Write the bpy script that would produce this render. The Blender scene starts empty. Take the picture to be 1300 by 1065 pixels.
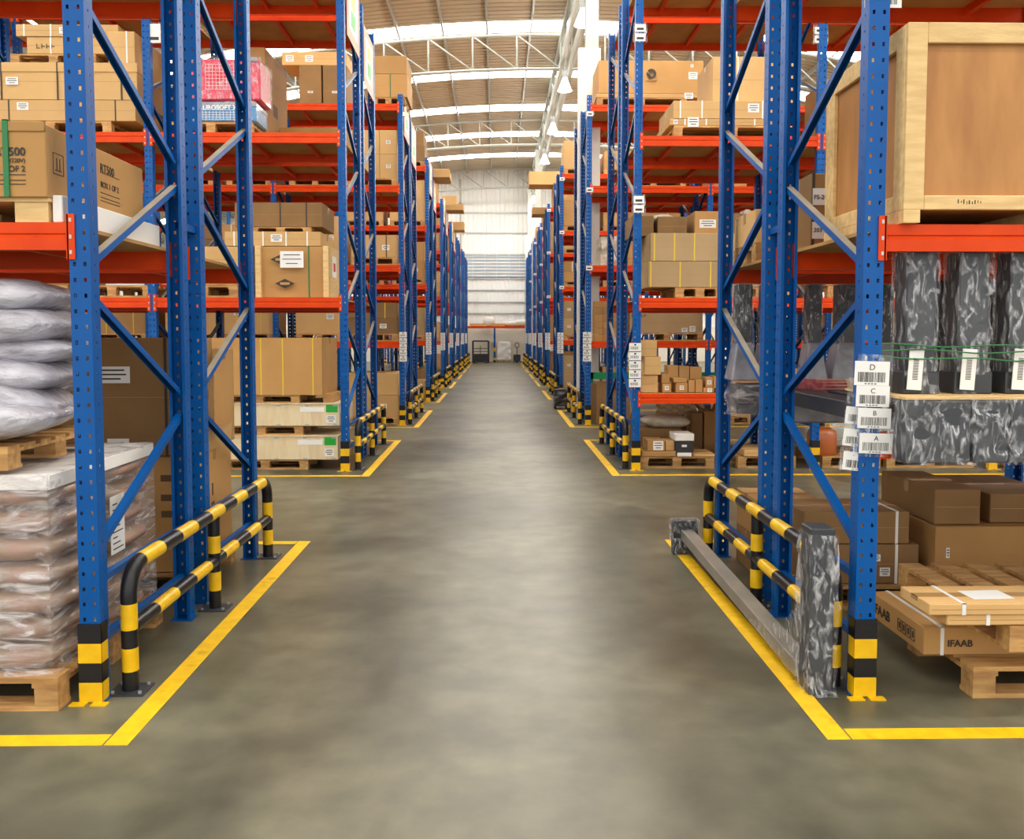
import bpy, bmesh, math, random
from mathutils import Vector, Matrix, noise
rnd = random.Random(7)
S = bpy.context.scene
COL = S.collection
PI = math.pi
# ------------------------------------------------------------------ camera
CAM_H, F = 1.6, 1100.0
PSI, PHI = math.atan(19 / F), math.atan(63 / F)
fw = Vector((math.sin(PSI) * math.cos(PHI), math.cos(PSI) * math.cos(PHI), -math.sin(PHI)))
rt = Vector((math.cos(PSI), -math.sin(PSI), 0))
up = rt.cross(fw)
cd = bpy.data.cameras.new('camera'); cam = bpy.data.objects.new('camera', cd); COL.objects.link(cam)
cam.location = (0, 0, CAM_H)
cam.rotation_euler = (PI / 2 - PHI, 0, -PSI)
cd.sensor_fit = 'HORIZONTAL'; cd.sensor_width = 36; cd.lens = 36 * F / 1300
cd.shift_y = -45.5 / 1300
cd.clip_start = 0.05; cd.clip_end = 300
S.camera = cam

def ray(px, py):
    return fw + rt * ((px - 650) / F) - up * ((py - 487) / F)
def at(px, py, Y):
    d = ray(px, py); t = Y / d.y
    return d.x * t, CAM_H + d.z * t
# ------------------------------------------------------------------ materials
MATS = {}
def mat(name, col, rough=0.6, metal=0.0, col2=None, scale=6, detail=3, bump=0, bscale=40, vary=0, spec=0.5, stretch=None, alpha=None, emis=None, coat=0, lo=.35, hi=.65):
    m = bpy.data.materials.new(name); m.use_nodes = True
    nt = m.node_tree; N = nt.nodes; L = nt.links
    b = N['Principled BSDF']
    b.inputs['Roughness'].default_value = rough
    b.inputs['Metallic'].default_value = metal
    b.inputs['Specular IOR Level'].default_value = spec
    b.inputs['Coat Weight'].default_value = coat
    tc = N.new('ShaderNodeTexCoord'); mp = N.new('ShaderNodeMapping')
    L.new(tc.outputs['Object'], mp.inputs[0])
    if stretch: mp.inputs['Scale'].default_value = stretch
    src = None
    if col2:
        n = N.new('ShaderNodeTexNoise'); n.inputs['Scale'].default_value = scale; n.inputs['Detail'].default_value = detail
        L.new(mp.outputs[0], n.inputs[0])
        r = N.new('ShaderNodeValToRGB'); r.color_ramp.elements[0].position = lo; r.color_ramp.elements[1].position = hi
        r.color_ramp.elements[0].color = (*col, 1); r.color_ramp.elements[1].color = (*col2, 1)
        L.new(n.outputs[0], r.inputs[0]); src = r.outputs[0]
    else:
        rgb = N.new('ShaderNodeRGB'); rgb.outputs[0].default_value = (*col, 1); src = rgb.outputs[0]
    if vary:
        oi = N.new('ShaderNodeObjectInfo'); mr = N.new('ShaderNodeMapRange')
        mr.inputs[3].default_value = 1 - vary; mr.inputs[4].default_value = 1 + vary
        L.new(oi.outputs['Random'], mr.inputs[0])
        h = N.new('ShaderNodeHueSaturation'); L.new(src, h.inputs['Color']); L.new(mr.outputs[0], h.inputs['Value']); src = h.outputs[0]
    L.new(src, b.inputs['Base Color'])
    if bump:
        n2 = N.new('ShaderNodeTexNoise'); n2.inputs['Scale'].default_value = bscale; n2.inputs['Detail'].default_value = 4
        L.new(mp.outputs[0], n2.inputs[0])
        bp = N.new('ShaderNodeBump'); bp.inputs['Strength'].default_value = bump; bp.inputs['Distance'].default_value = 0.02
        L.new(n2.outputs[0], bp.inputs['Height']); L.new(bp.outputs[0], b.inputs['Normal'])
    if emis:
        b.inputs['Emission Color'].default_value = (*emis[0], 1); b.inputs['Emission Strength'].default_value = emis[1]
    if alpha is not None:
        # clear film: streaky noise decides how much of it catches the light
        n3 = N.new('ShaderNodeTexNoise'); n3.inputs['Scale'].default_value = alpha[2]; n3.inputs['Detail'].default_value = 5; n3.inputs['Distortion'].default_value = 1.5
        mp3 = N.new('ShaderNodeMapping'); mp3.inputs['Scale'].default_value = alpha[3]; L.new(tc.outputs['Object'], mp3.inputs[0]); L.new(mp3.outputs[0], n3.inputs[0])
        mr3 = N.new('ShaderNodeMapRange'); mr3.inputs[1].default_value = alpha[4]; mr3.inputs[2].default_value = alpha[5]; mr3.inputs[3].default_value = alpha[0]; mr3.inputs[4].default_value = alpha[1]
        L.new(n3.outputs[0], mr3.inputs[0]); L.new(mr3.outputs[0], b.inputs['Alpha'])
    MATS[name] = m; return m

mat('blue', (0.0, .080, .32), .40, col2=(.0, .095, .37), scale=3, vary=.06, spec=.25)
mat('beige_top', (.30, .26, .20), .8, col2=(.36, .32, .25), scale=6)
mat('orange', (.74, .062, .001), .45, col2=(.66, .048, .001), scale=5, vary=.05, spec=.22)
mat('galv', (.42, .44, .44), .42, .6, col2=(.5, .52, .52), scale=12)
mat('deck', (.50, .29, .10), .75, col2=(.42, .23, .075), scale=3, vary=.12)
mat('carton', (.49, .27, .09), .75, col2=(.44, .235, .075), scale=2.5, vary=.13, bump=.05, bscale=60)
mat('carton_light', (.63, .39, .155), .7, col2=(.59, .355, .135), scale=2.5, vary=.1, bump=.05, bscale=60)
mat('carton_grey', (.44, .30, .15), .75, col2=(.40, .265, .125), scale=2.5, vary=.12, bump=.05, bscale=60)
mat('carton_dark', (.28, .155, .055), .75, col2=(.24, .13, .045), scale=2.5, vary=.12, bump=.05, bscale=60)
mat('tape', (.46, .27, .10), .25, spec=.6)
mat('paper', (.82, .82, .80), .6)
mat('ink', (.03, .025, .02), .6)
mat('ink_brown', (.12, .065, .025), .7)
mat('ink_red', (.6, .04, .03), .6)
mat('green_label', (.01, .38, .04), .5)
mat('white_strap', (.8, .8, .78), .4)
mat('yellow_strap', (.75, .52, .04), .4)
mat('dark_strap', (.04, .03, .02), .5)
mat('green_strap', (.01, .17, .045), .4)
mat('wood', (.58, .34, .12), .75, col2=(.36, .18, .06), scale=5, detail=5, stretch=(1, 5, 5), vary=.2, bump=.15, bscale=30)
mat('wood_pale', (.78, .55, .25), .7, col2=(.64, .42, .18), scale=5, detail=5, stretch=(1, 6, 6), vary=.06, bump=.1, bscale=30)
mat('plywood', (.52, .245, .07), .6, col2=(.36, .15, .04), scale=3, detail=8, stretch=(3, 3, .7), lo=.3, hi=.7)
mat('plywood_pale', (.76, .64, .42), .65, col2=(.68, .54, .33), scale=4, detail=5, stretch=(5, 5, .8))
mat('yellow_paint', (.86, .53, .003), .4, col2=(.76, .44, .003), scale=14, coat=.1)
mat('black_paint', (.008, .008, .01), .35, spec=.4)
mat('concrete_white', (.85, .84, .80), .7)
mat('steel_white', (.44, .46, .42), .5, vary=.03)
mat('cladding', (.88, .90, .89), .5, col2=(.84, .86, .85), scale=.7)
mat('roofing', (.64, .56, .42), .55, col2=(.58, .50, .37), scale=.5)
mat('lowwall', (.88, .82, .70), .8, col2=(.84, .77, .65), scale=1.2)
mat('louver', (.72, .82, .95), .4)
mat('skylight', (.9, .95, 1), .6, emis=((1, .97, .91), 6.6))
mat('lampglow', (1, .9, .8), .4, emis=((1, .90, .76), 12.0))
mat('reflector', (.85, .83, .8), .25, emis=((1, .93, .85), .8))
mat('foam', (.82, .80, .76), .8, bump=.1, bscale=20)
mat('film', (.75, .72, .74), .12, spec=1.0, bump=1.0, bscale=8, stretch=(1, 1, 3), alpha=(.10, .75, 5, (1, 1, 4), .46, .72))
mat('film_thin', (.80, .82, .86), .10, spec=1.0, bump=1.0, bscale=20, stretch=(1, 1, .5), alpha=(.03, .58, 16, (1.8, 1.8, .6), .48, .72))
mat('sack', (.62, .62, .70), .25, col2=(.36, .34, .38), scale=4, detail=6, bump=.9, bscale=14, vary=.08, stretch=(1, 2.2, 2.2), coat=.4)
mat('sack_pink', (.38, .22, .17), .35, col2=(.33, .24, .16), scale=7, bump=.4, bscale=14, vary=.12, coat=.4)
mat('steel_dark', (.06, .064, .072), .42, .3, col2=(.042, .046, .055), scale=4)
mat('steel_bar', (.40, .37, .32), .36, .5, col2=(.33, .31, .27), scale=5)
mat('pink', (.75, .03, .09), .3, col2=(.65, .03, .08), scale=9, coat=.6, bump=.6, bscale=14)
mat('lightblue', (.04, .25, .55), .3, col2=(.05, .28, .6), scale=9, coat=.6, bump=.5, bscale=14)
mat('greywrap', (.22, .22, .25), .3, coat=.6, bump=.5, bscale=14, col2=(.35, .36, .42), scale=8)
mat('sign_pink', (.85, .35, .25), .5, col2=(.85, .42, .3), scale=3)
mat('sign_green', (.1, .5, .12), .5)
mat('sign_yellow', (.9, .7, .15), .5)
mat('rubber', (.02, .02, .02), .7)
mat('orange_plastic', (.50, .13, .03), .3, coat=.3)
mat('black_plastic', (.03, .03, .035), .35)
mat('green_metal', (.0, .28, .10), .4)
mat('fabric_red', (.35, .02, .05), .6, col2=(.45, .15, .15), scale=25)
mat('tube_paper', (.72, .55, .36), .6)
mat('kraft_foil', (.66, .60, .50), .3, bump=1, bscale=16, col2=(.52, .45, .33), scale=12)
# floor
def floor_mat():
    m = bpy.data.materials.new('polished_concrete'); m.use_nodes = True
    nt = m.node_tree; N = nt.nodes; L = nt.links; b = N['Principled BSDF']
    tc = N.new('ShaderNodeTexCoord')
    def nz(sc, det, st=(1, 1, 1), dist=0):
        mp = N.new('ShaderNodeMapping'); mp.inputs['Scale'].default_value = st; L.new(tc.outputs['Object'], mp.inputs[0])
        n = N.new('ShaderNodeTexNoise'); n.inputs['Scale'].default_value = sc; n.inputs['Detail'].default_value = det; n.inputs['Distortion'].default_value = dist
        L.new(mp.outputs[0], n.inputs[0]); return n.outputs[0]
    def ramp(s, a, c0, b_, c1):
        r = N.new('ShaderNodeValToRGB'); r.color_ramp.elements[0].position = a; r.color_ramp.elements[1].position = b_
        r.color_ramp.elements[0].color = (*c0, 1); r.color_ramp.elements[1].color = (*c1, 1); L.new(s, r.inputs[0]); return r.outputs[0]
    def mix(a, b_, f, t='MIX'):
        x = N.new('ShaderNodeMixRGB'); x.blend_type = t; L.new(a, x.inputs[1]); L.new(b_, x.inputs[2])
        if isinstance(f, float): x.inputs[0].default_value = f
        else: L.new(f, x.inputs[0])
        return x.outputs[0]
    c1 = ramp(nz(.7, 6, dist=.6), .3, (.070, .067, .043), .7, (.20, .187, .128))
    c2 = ramp(nz(5, 8), .3, (.62, .62, .60), .75, (1.2, 1.2, 1.17))
    c = mix(c1, c2, .8, 'MULTIPLY')
    bl = ramp(nz(1.3, 7, (1, .6, 1), .8), .56, (1, 1, 1), .72, (.66, .60, .50))
    c = mix(c, bl, .8, 'MULTIPLY')
    st = ramp(nz(1.0, 5, (2.2, .12, 1)), .55, (1, 1, 1), .75, (.78, .77, .75))
    c = mix(c, st, .7, 'MULTIPLY')
    L.new(c, b.inputs['Base Color'])
    rr = N.new('ShaderNodeMapRange'); rr.inputs[3].default_value = .27; rr.inputs[4].default_value = .40
    L.new(nz(2.2, 6), rr.inputs[0]); L.new(rr.outputs[0], b.inputs['Roughness'])
    bp = N.new('ShaderNodeBump'); bp.inputs['Strength'].default_value = .08; bp.inputs['Distance'].default_value = .01
    L.new(nz(9, 5), bp.inputs['Height']); L.new(bp.outputs[0], b.inputs['Normal'])
    b.inputs['Specular IOR Level'].default_value = .5
    MATS['floor'] = m
floor_mat()
def worn_yellow():
    m = MATS['yellow_paint'].copy(); m.name = 'floor_line_paint'; nt = m.node_tree; N = nt.nodes; L = nt.links; b = N['Principled BSDF']
    src = b.inputs['Base Color'].links[0].from_socket
    tc = N.new('ShaderNodeTexCoord'); n = N.new('ShaderNodeTexNoise'); n.inputs['Scale'].default_value = 9; n.inputs['Detail'].default_value = 8
    L.new(tc.outputs['Object'], n.inputs[0])
    r = N.new('ShaderNodeValToRGB'); r.color_ramp.elements[0].position = .60; r.color_ramp.elements[1].position = .78
    r.color_ramp.elements[0].color = (1, 1, 1, 1); r.color_ramp.elements[1].color = (.5, .46, .5, 1); L.new(n.outputs[0], r.inputs[0])
    x = N.new('ShaderNodeMixRGB'); x.blend_type = 'MULTIPLY'; x.inputs[0].default_value = 1; L.new(src, x.inputs[1]); L.new(r.outputs[0], x.inputs[2]); L.new(x.outputs[0], b.inputs['Base Color'])
    b.inputs['Coat Weight'].default_value = 0; b.inputs['Roughness'].default_value = .5
    MATS['line'] = m
worn_yellow()
# ------------------------------------------------------------------ mesh builder
class MB:
    def __init__(s): s.v = []; s.f = []; s.m = []; s.mats = []; s.smooth = False
    def mi(s, m):
        if m not in s.mats: s.mats.append(m)
        return s.mats.index(m)
    def face(s, pts, m):
        i = len(s.v); s.v += [tuple(p) for p in pts]; s.f.append(tuple(range(i, i + len(pts)))); s.m.append(s.mi(m))
    def poly(s, verts, faces, m):
        i = len(s.v); s.v += [tuple(p) for p in verts]; k = s.mi(m)
        for f in faces: s.f.append(tuple(i + a for a in f)); s.m.append(k)
    def box(s, x0, x1, y0, y1, z0, z1, m, M=None):
        if x0 > x1: x0, x1 = x1, x0
        if y0 > y1: y0, y1 = y1, y0
        v = [Vector(p) for p in ((x0, y0, z0), (x1, y0, z0), (x1, y1, z0), (x0, y1, z0), (x0, y0, z1), (x1, y0, z1), (x1, y1, z1), (x0, y1, z1))]
        if M: v = [M @ p for p in v]
        s.poly(v, [(0, 3, 2, 1), (4, 5, 6, 7), (0, 1, 5, 4), (1, 2, 6, 5), (2, 3, 7, 6), (3, 0, 4, 7)], m)
    def bar(s, a, b, w, h, m, upv=(0, 0, 1)):
        a, b = Vector(a), Vector(b); d = (b - a); L_ = d.length; d.normalize()
        u = Vector(upv); sd = d.cross(u)
        if sd.length < 1e-4: u = Vector((1, 0, 0)); sd = d.cross(u)
        sd.normalize(); u = sd.cross(d)
        M = Matrix(((d.x, sd.x, u.x, a.x), (d.y, sd.y, u.y, a.y), (d.z, sd.z, u.z, a.z), (0, 0, 0, 1)))
        s.box(0, L_, -w / 2, w / 2, -h / 2, h / 2, m, M)
    def tube(s, pts, r, m, n=14, cap=True):
        # m may be one material, or a list per segment
        pts = [Vector(p) for p in pts]; base = len(s.v); rings = []
        prev = None
        for i, p in enumerate(pts):
            if i == 0: d = pts[1] - p
            elif i == len(pts) - 1: d = p - pts[i - 1]
            else: d = (pts[i + 1] - p).normalized() + (p - pts[i - 1]).normalized()
            d.normalize()
            if prev is None:
                u = Vector((1, 0, 0)) if abs(d.x) < .9 else Vector((0, 1, 0))
            else: u = prev
            u = (u - d * u.dot(d)).normalized(); prev = u; w = d.cross(u)
            rr = r[i] if isinstance(r, (list, tuple)) else r
            for k in range(n):
                a = 2 * PI * k / n; s.v.append(tuple(p + (u * math.cos(a) + w * math.sin(a)) * rr))
        for i in range(len(pts) - 1):
            mm = m[i] if isinstance(m, list) else m; k_ = s.mi(mm)
            for k in range(n):
                a = base + i * n + k; b = base + i * n + (k + 1) % n
                s.f.append((a, b, b + n, a + n)); s.m.append(k_)
        if cap:
            k0 = s.mi(m[0] if isinstance(m, list) else m); k1 = s.mi(m[-1] if isinstance(m, list) else m)
            s.f.append(tuple(base + k for k in reversed(range(n)))); s.m.append(k0)
            e = base + (len(pts) - 1) * n; s.f.append(tuple(e + k for k in range(n))); s.m.append(k1)
    def mesh(s, name, smooth=False, bevel=0, origin=(0, 0, 0), smooth_angle=None):
        me = bpy.data.meshes.new(name)
        o = Vector(origin)
        me.from_pydata([tuple(Vector(p) - o) for p in s.v], [], s.f)
        for m in s.mats: me.materials.append(MATS[m])
        me.polygons.foreach_set('material_index', s.m)
        if bevel or smooth:
            bm = bmesh.new(); bm.from_mesh(me); bmesh.ops.remove_doubles(bm, verts=bm.verts, dist=1e-5)
            if bevel: bmesh.ops.bevel(bm, geom=bm.edges[:], offset=bevel, segments=1, affect='EDGES', profile=.5)
            bmesh.ops.recalc_face_normals(bm, faces=bm.faces)
            bm.to_mesh(me); bm.free()
        if smooth:
            me.polygons.foreach_set('use_smooth', [True] * len(me.polygons))
            if smooth_angle: me.set_sharp_from_angle(angle=math.radians(smooth_angle))
        me.update(); return me
    def build(s, name, parent=None, origin=None, smooth=False, bevel=0, smooth_angle=40):
        # with a parent: vertices are in the parent's local frame
        org = origin if origin is not None else (0, 0, 0)
        me = s.mesh(name, smooth, bevel, org, smooth_angle)
        o = bpy.data.objects.new(name, me); COL.objects.link(o); o.location = org
        if parent: o.parent = parent
        return o
def tag(o, label=None, cat=None, group=None, kind=None):
    if label: o['label'] = label
    if cat: o['category'] = cat
    if group: o['group'] = group
    if kind: o['kind'] = kind
    return o
def empty(name, loc, label, cat, group=None, rz=0):
    o = bpy.data.objects.new(name, None); COL.objects.link(o); o.location = loc; o.rotation_euler = (0, 0, rz)
    o.empty_display_size = .1
    return tag(o, label, cat, group)
def inst(name, me, loc, parent=None, rot=(0, 0, 0)):
    o = bpy.data.objects.new(name, me); COL.objects.link(o); o.location = loc; o.rotation_euler = rot
    if parent: o.parent = parent
    return o
def copy_tree(o, parent=None):
    c = o.copy(); COL.objects.link(c)
    if parent: c.parent = parent
    for ch in list(o.children): copy_tree(ch, c)
    return c
def text(s, parent, loc, size, m='ink', rot=(PI / 2, 0, 0), align='LEFT', name='lettering', sx=1, bold=.0):
    cu = bpy.data.curves.new(name, 'FONT'); cu.body = s; cu.size = size; cu.align_x = align; cu.extrude = .0006; cu.offset = bold
    cu.materials.append(MATS[m]); t_ = bpy.data.objects.new(name, cu); me = bpy.data.meshes.new_from_object(t_); bpy.data.objects.remove(t_); bpy.data.curves.remove(cu)
    o = bpy.data.objects.new(name, me); COL.objects.link(o)
    o.location = loc; o.rotation_euler = rot; o.scale = (sx, 1, 1); o.parent = parent; return o
def struct(mb, name, **k):
    return tag(mb.build(name, **k), kind='structure')
ORD = ['', 'nearest', 'second', 'third', 'fourth', 'fifth', 'sixth', 'seventh', 'eighth', 'farthest']
NTH = ['', 'first', 'second', 'third', 'fourth', 'fifth', 'sixth', 'seventh', 'eighth', 'ninth']
# ------------------------------------------------------------------ building shell
WALL_Y = 50.6
XA, ZA, RR = 2.0, 11.1, 54.0
def rz(x): return ZA - (x - XA) ** 2 / (2 * RR)
XL_W, XR_W = -20.0, 24.0
b = MB(); b.box(XL_W, XR_W, -9, WALL_Y, -.1, 0, 'floor'); floor = struct(b, 'floor')
# roof: curved sheet between the skylight strips, ribbed
strips = [27.4 + 4.8 * k for k in range(-7, 5)]
def arc_strip(b, y0, y1, m, th=.04, dz=0, nx=44):
    xs = [XL_W + (XR_W - XL_W) * i / nx for i in range(nx + 1)]
    for i in range(nx):
        a, c = xs[i], xs[i + 1]
        za, zc = rz(a) + dz, rz(c) + dz
        v = [(a, y0, za), (c, y0, zc), (c, y1, zc), (a, y1, za), (a, y0, za + th), (c, y0, zc + th), (c, y1, zc + th), (a, y1, za + th)]
        b.poly(v, [(0, 3, 2, 1), (4, 5, 6, 7), (0, 1, 5, 4), (2, 3, 7, 6)], m)
b = MB(); ys = [-9]
for s_ in strips: ys += [s_ - .46, s_ + .46]
ys.append(WALL_Y)
for i in range(0, len(ys), 2):
    y0, y1 = ys[i], ys[i + 1]
    n = max(1, round((y1 - y0) / .3)); st = (y1 - y0) / n
    for k in range(n):   # standing ribs of the roof sheet run across the hall
        arc_strip(b, y0 + k * st, y0 + (k + .72) * st, 'roofing')
        arc_strip(b, y0 + (k + .72) * st, y0 + (k + 1) * st, 'roofing', dz=.035)
struct(b, 'ceiling')
for i, s_ in enumerate(strips):
    b = MB(); arc_strip(b, s_ - .46, s_ + .46, 'skylight', th=.02, dz=.01); o = struct(b, 'window_%d' % (i + 2)); o['label'] = 'translucent skylight strip across the curved roof'
# purlins
b = MB()
x = XL_W + .8
while x < XR_W:
    b.box(x - .03, x + .03, -9, WALL_Y, rz(x) - .16, rz(x) - .01, 'galv'); x += 1.35
struct(b, 'ceiling_beam')
for i, ty in enumerate([5.7, 16.6, 27.5, 38.3, 49.3]):
    b = MB(); n = 32; P0 = []
    for k in range(n + 1):
        x = XL_W + (XR_W - XL_W) * k / n; P0.append((x, rz(x) - .2, rz(x) - 1.25))
    b.tube([(p[0], ty, p[1]) for p in P0], .045, 'steel_white', n=6)
    b.tube([(p[0], ty, p[2]) for p in P0], .055, 'steel_white', n=6)
    for k in range(n):
        p, q = P0[k], P0[k + 1]
        b.tube([(p[0], ty, p[1]), (p[0], ty, p[2])], .026, 'steel_white', n=6)
        b.tube([(p[0], ty, p[1]), (q[0], ty, q[2])], .026, 'steel_white', n=6)
    struct(b, 'ceiling_truss_beam', smooth=True)
# longitudinal lattice girder along the column line
b = MB(); gx = 2.15
for zz, r_, dx in ((10.75, .07, -.14), (10.75, .07, .14), (9.45, .075, 0), (9.2, .05, -.3), (10.2, .06, .3)):
    b.tube([(gx + dx, 3, zz), (gx + dx, WALL_Y, zz)], r_, 'steel_white', n=8)
y = 4.0
while y < WALL_Y - 2:
    for dx in (-.14, .14):
        b.tube([(gx + dx, y, 10.75), (gx, y + 1, 9.45)], .03, 'steel_white', n=6)
        b.tube([(gx, y + 1, 9.45), (gx + dx, y + 2, 10.75)], .03, 'steel_white', n=6)
    y += 2
b.box(gx - .12, gx + .12, 3, WALL_Y, 9.9, 10.45, 'steel_white')
struct(b, 'ceiling_girder_beam', smooth=True)
for cy in (16.47, 37.77, 46.87):
    b = MB()
    b.box(1.52, 1.93, cy - .09, cy + .09, 0, 6.9, 'concrete_white'); b.box(1.68, 1.86, cy - .07, cy + .07, 6.9, 9.5, 'steel_white')
    b.box(1.65, 1.89, cy - .09, cy - .07, 6.9, 9.5, 'steel_white'); b.box(1.65, 1.89, cy + .07, cy + .09, 6.9, 9.5, 'steel_white')
    struct(b, 'column')
# end wall: ribbed cladding above a plain wall, a louvre band, dark girts
def ribbed(b, x0, x1, z0, zfun, y, m):
    x = x0; w = .26
    while x < x1:
        za, zb = zfun(x), zfun(x + w)
        for a, c, dy in ((0, .17, 0), (.17, .20, None), (.20, .23, -.035), (.23, .26, 'up')):
            ya = y + (0 if dy in (0, None) else -.035); yb = y + (0 if dy in (0, 'up') else -.035)
            b.face([(x + a, ya, z0), (x + c, yb, z0), (x + c, yb, max(za, zb)), (x + a, ya, max(za, zb))], m)
        x += w
b = MB(); LX0, LX1, LZ0, LZ1 = -2.1, 1.85, 4.8, 6.2
ribbed(b, XL_W, LX0, 2.0, rz, WALL_Y, 'cladding'); ribbed(b, LX1, XR_W, 2.0, rz, WALL_Y, 'cladding')
ribbed(b, LX0, LX1 - .1, 2.0, lambda x: LZ0, WALL_Y, 'cladding'); ribbed(b, LX0, LX1 - .1, LZ1, rz, WALL_Y, 'cladding')
b.box(XL_W, XR_W, WALL_Y + .01, WALL_Y + .12, 0, 11.2, 'lowwall')
b.box(XL_W, XR_W, WALL_Y - .06, WALL_Y + .02, 0, 2.0, 'lowwall')
wall = struct(b, 'wall_back')
b = MB()
for z in (8.6, 7.44, 6.2, 4.8, 4.14, 3.45, 2.8): b.box(XL_W, XR_W, WALL_Y - .09, WALL_Y - .04, z - .03, z + .03, 'galv')
for x in (-6, -2.1, 1.85, 6): b.box(x - .05, x + .05, WALL_Y - .1, WALL_Y - .04, 2, 10.5, 'steel_white')
struct(b, 'trim_1')
b = MB()
for k in range(7):
    z = LZ0 + .1 + k * .19; M = Matrix.Translation((0, WALL_Y - .06, z)) @ Matrix.Rotation(-.6, 4, 'X'); b.box(LX0, LX1, -.08, .08, -.01, .01, 'louver', M)
for x in (-1.4, -.7, 0, .7, 1.3): b.box(x - .02, x + .02, WALL_Y - .1, WALL_Y - .02, LZ0, LZ1, 'louver')
w = struct(b, 'window_1'); w['label'] = 'blue-grey louvre band high in the far end wall'
for nm, xx in (('wall_left', XL_W), ('wall_right', XR_W)):
    b = MB(); b.box(xx - .1, xx, -9, WALL_Y, 0, 8.0 if nm == 'wall_left' else 7.6, 'cladding'); struct(b, nm)
# ------------------------------------------------------------------ racks
HOLE_P = .0665
def post_mesh(H, fine=True):
    b = MB(); w, d, lip, t = .044, .080, .016, .0025
    n = int(H / HOLE_P)
    cols = [-.023, .021]; hw, hh = .0058, .0088
    if fine:
        xs = [-w, cols[0] - hw, cols[0] + hw, cols[1] - hw, cols[1] + hw, w]
        def panel(fx, xs, holes, hw_):
            for k in range(n):
                z0, z3 = k * HOLE_P, (k + 1) * HOLE_P
                if k == n - 1: z3 = H
                z1, z2 = z0 + HOLE_P / 2 - hh, z0 + HOLE_P / 2 + hh
                for i in range(len(xs) - 1):
                    a, c = xs[i], xs[i + 1]
                    if i in holes:
                        b.face([fx(a, z0), fx(c, z0), fx(c, z1), fx(a, z1)], 'blue'); b.face([fx(a, z2), fx(c, z2), fx(c, z3), fx(a, z3)], 'blue')
                        e = .003
                        pts = [(a, z1), (c, z1), (c, z2), (a, z2)]
                        for q in range(4):
                            p0, p1 = pts[q], pts[(q + 1) % 4]
                            b.face([fx(*p0), fx(*p1), fx(p1[0], p1[1], e), fx(p0[0], p0[1], e)], 'blue')
                    else:
                        b.face([fx(a, z0), fx(c, z0), fx(c, z3), fx(a, z3)], 'blue')
        panel(lambda a, z, e=0: (a, e, z), xs, (1, 3), hw)
        hh = .006
        ys_ = [0, .035, .044, d]
        panel(lambda a, z, e=0: (w - e, a, z), ys_, (1,), .005)
        panel(lambda a, z, e=0: (-w + e, a, z), ys_, (1,), .005)
    else:
        b.box(-w, w, 0, t, 0, H, 'blue')
        for s in (-1, 1): b.box(s * w, s * (w - t), 0, d, 0, H, 'blue')
    for s in (-1, 1): b.box(s * w, s * (w - lip), d - t, d, 0, H, 'blue')
    b.box(-w - .015, w + .015, .004, d + .02, 0, .005, 'blue')
    return b.mesh('upright_post')
PM = {h: post_mesh(h) for h in (5.85,)}
PMf = {h: post_mesh(h, True) for h in (5.72, 5.6)}
PM.update(PMf)
def guard_mesh():
    b = MB(); w = .050
    for k in range(4):
        m = 'yellow_paint' if k % 2 == 0 else 'black_paint'
        b.box(-w, w, -.012, -.006, k * .086 + .004, (k + 1) * .086 + .004, m)
        for s in (-1, 1): b.box(s * w, s * (w - .006), -.012, .055, k * .086 + .004, (k + 1) * .086 + .004, m)
    b.box(-.08, -.012, -.05, -.012, 0, .006, 'yellow_paint'); b.box(.012, .08, -.05, -.012, 0, .006, 'yellow_paint')
    return b.mesh('post_guard')
GM = guard_mesh()
DOFF = (0.0, 1.08, 1.37, 2.40)       # front edges of the four post lines of a double rack
def brace_meshes():
    a = .09; D = DOFF[1] + .02
    out = []
    def chan(p, q, nm, beige_top=False):
        b = MB(); p, q = Vector(p), Vector(q)
        b.bar(p, q, .034, .004, 'blue'); d = (q - p).normalized(); u = Vector((1, 0, 0)).cross(d)
        for s in (-1, 1):
            o = Vector((s * .017, 0, 0)); b.bar(p + o - u * .014 * (1 if u.z > 0 else -1), q + o - u * .014 * (1 if u.z > 0 else -1), .003, .03, 'blue')
        if beige_top: b.bar(p + u * (.003 if u.z > 0 else -.003), q + u * (.003 if u.z > 0 else -.003), .036, .002, 'beige_top')  # thin beige strip along the upper face of the brace
        return b.mesh(nm)
    out.append(chan((0, a - .03, 0), (0, D, .50), 'brace'))        # rising away from the camera
    out.append(chan((0, a - .03, .50), (0, D, 0), 'brace'))
    out.append(chan((0, a - .03, 0), (0, D, 0), 'tie_bar'))
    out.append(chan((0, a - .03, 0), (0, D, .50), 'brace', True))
    return out
BR_UP, BR_DN, TIE, BR_BEIGE = brace_meshes()
def beam_mesh(L_, conn=True):
    b = MB(); h, d = .115, .045
    prof = [(0, 0), (0, h * .62), (-.0, h * .62), (0, h * .66), (.008, h * .70), (.008, h), (d, h), (d, 0)]
    prof = [(0, 0), (0, h * .45), (.006, h * .5), (.006, h * .56), (0, h * .61), (0, h), (d, h), (d, 0)]
    n = len(prof)
    v = [(0, y, z - h) for y, z in prof] + [(L_, y, z - h) for y, z in prof]
    f = [(i, (i + 1) % n, n + (i + 1) % n, n + i) for i in range(n)] + [tuple(reversed(range(n))), tuple(range(n, 2 * n))]
    b.poly(v, f, 'orange')
    return b.mesh('load_beam')
def conn_mesh():
    b = MB()
    b.box(-.028, .008, -.008, -.003, -.155, .035, 'orange'); b.box(-.002, .004, -.008, .05, -.155, .035, 'orange')
    for z in (-.125, -.06, .01): b.box(-.016, -.006, -.0095, -.008, z - .008, z + .008, 'galv')
    return b.mesh('connector')
CONN = conn_mesh()
beam_cache = {}; deck_cache = {}; bar_cache = {}
RACKS = {}
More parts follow.
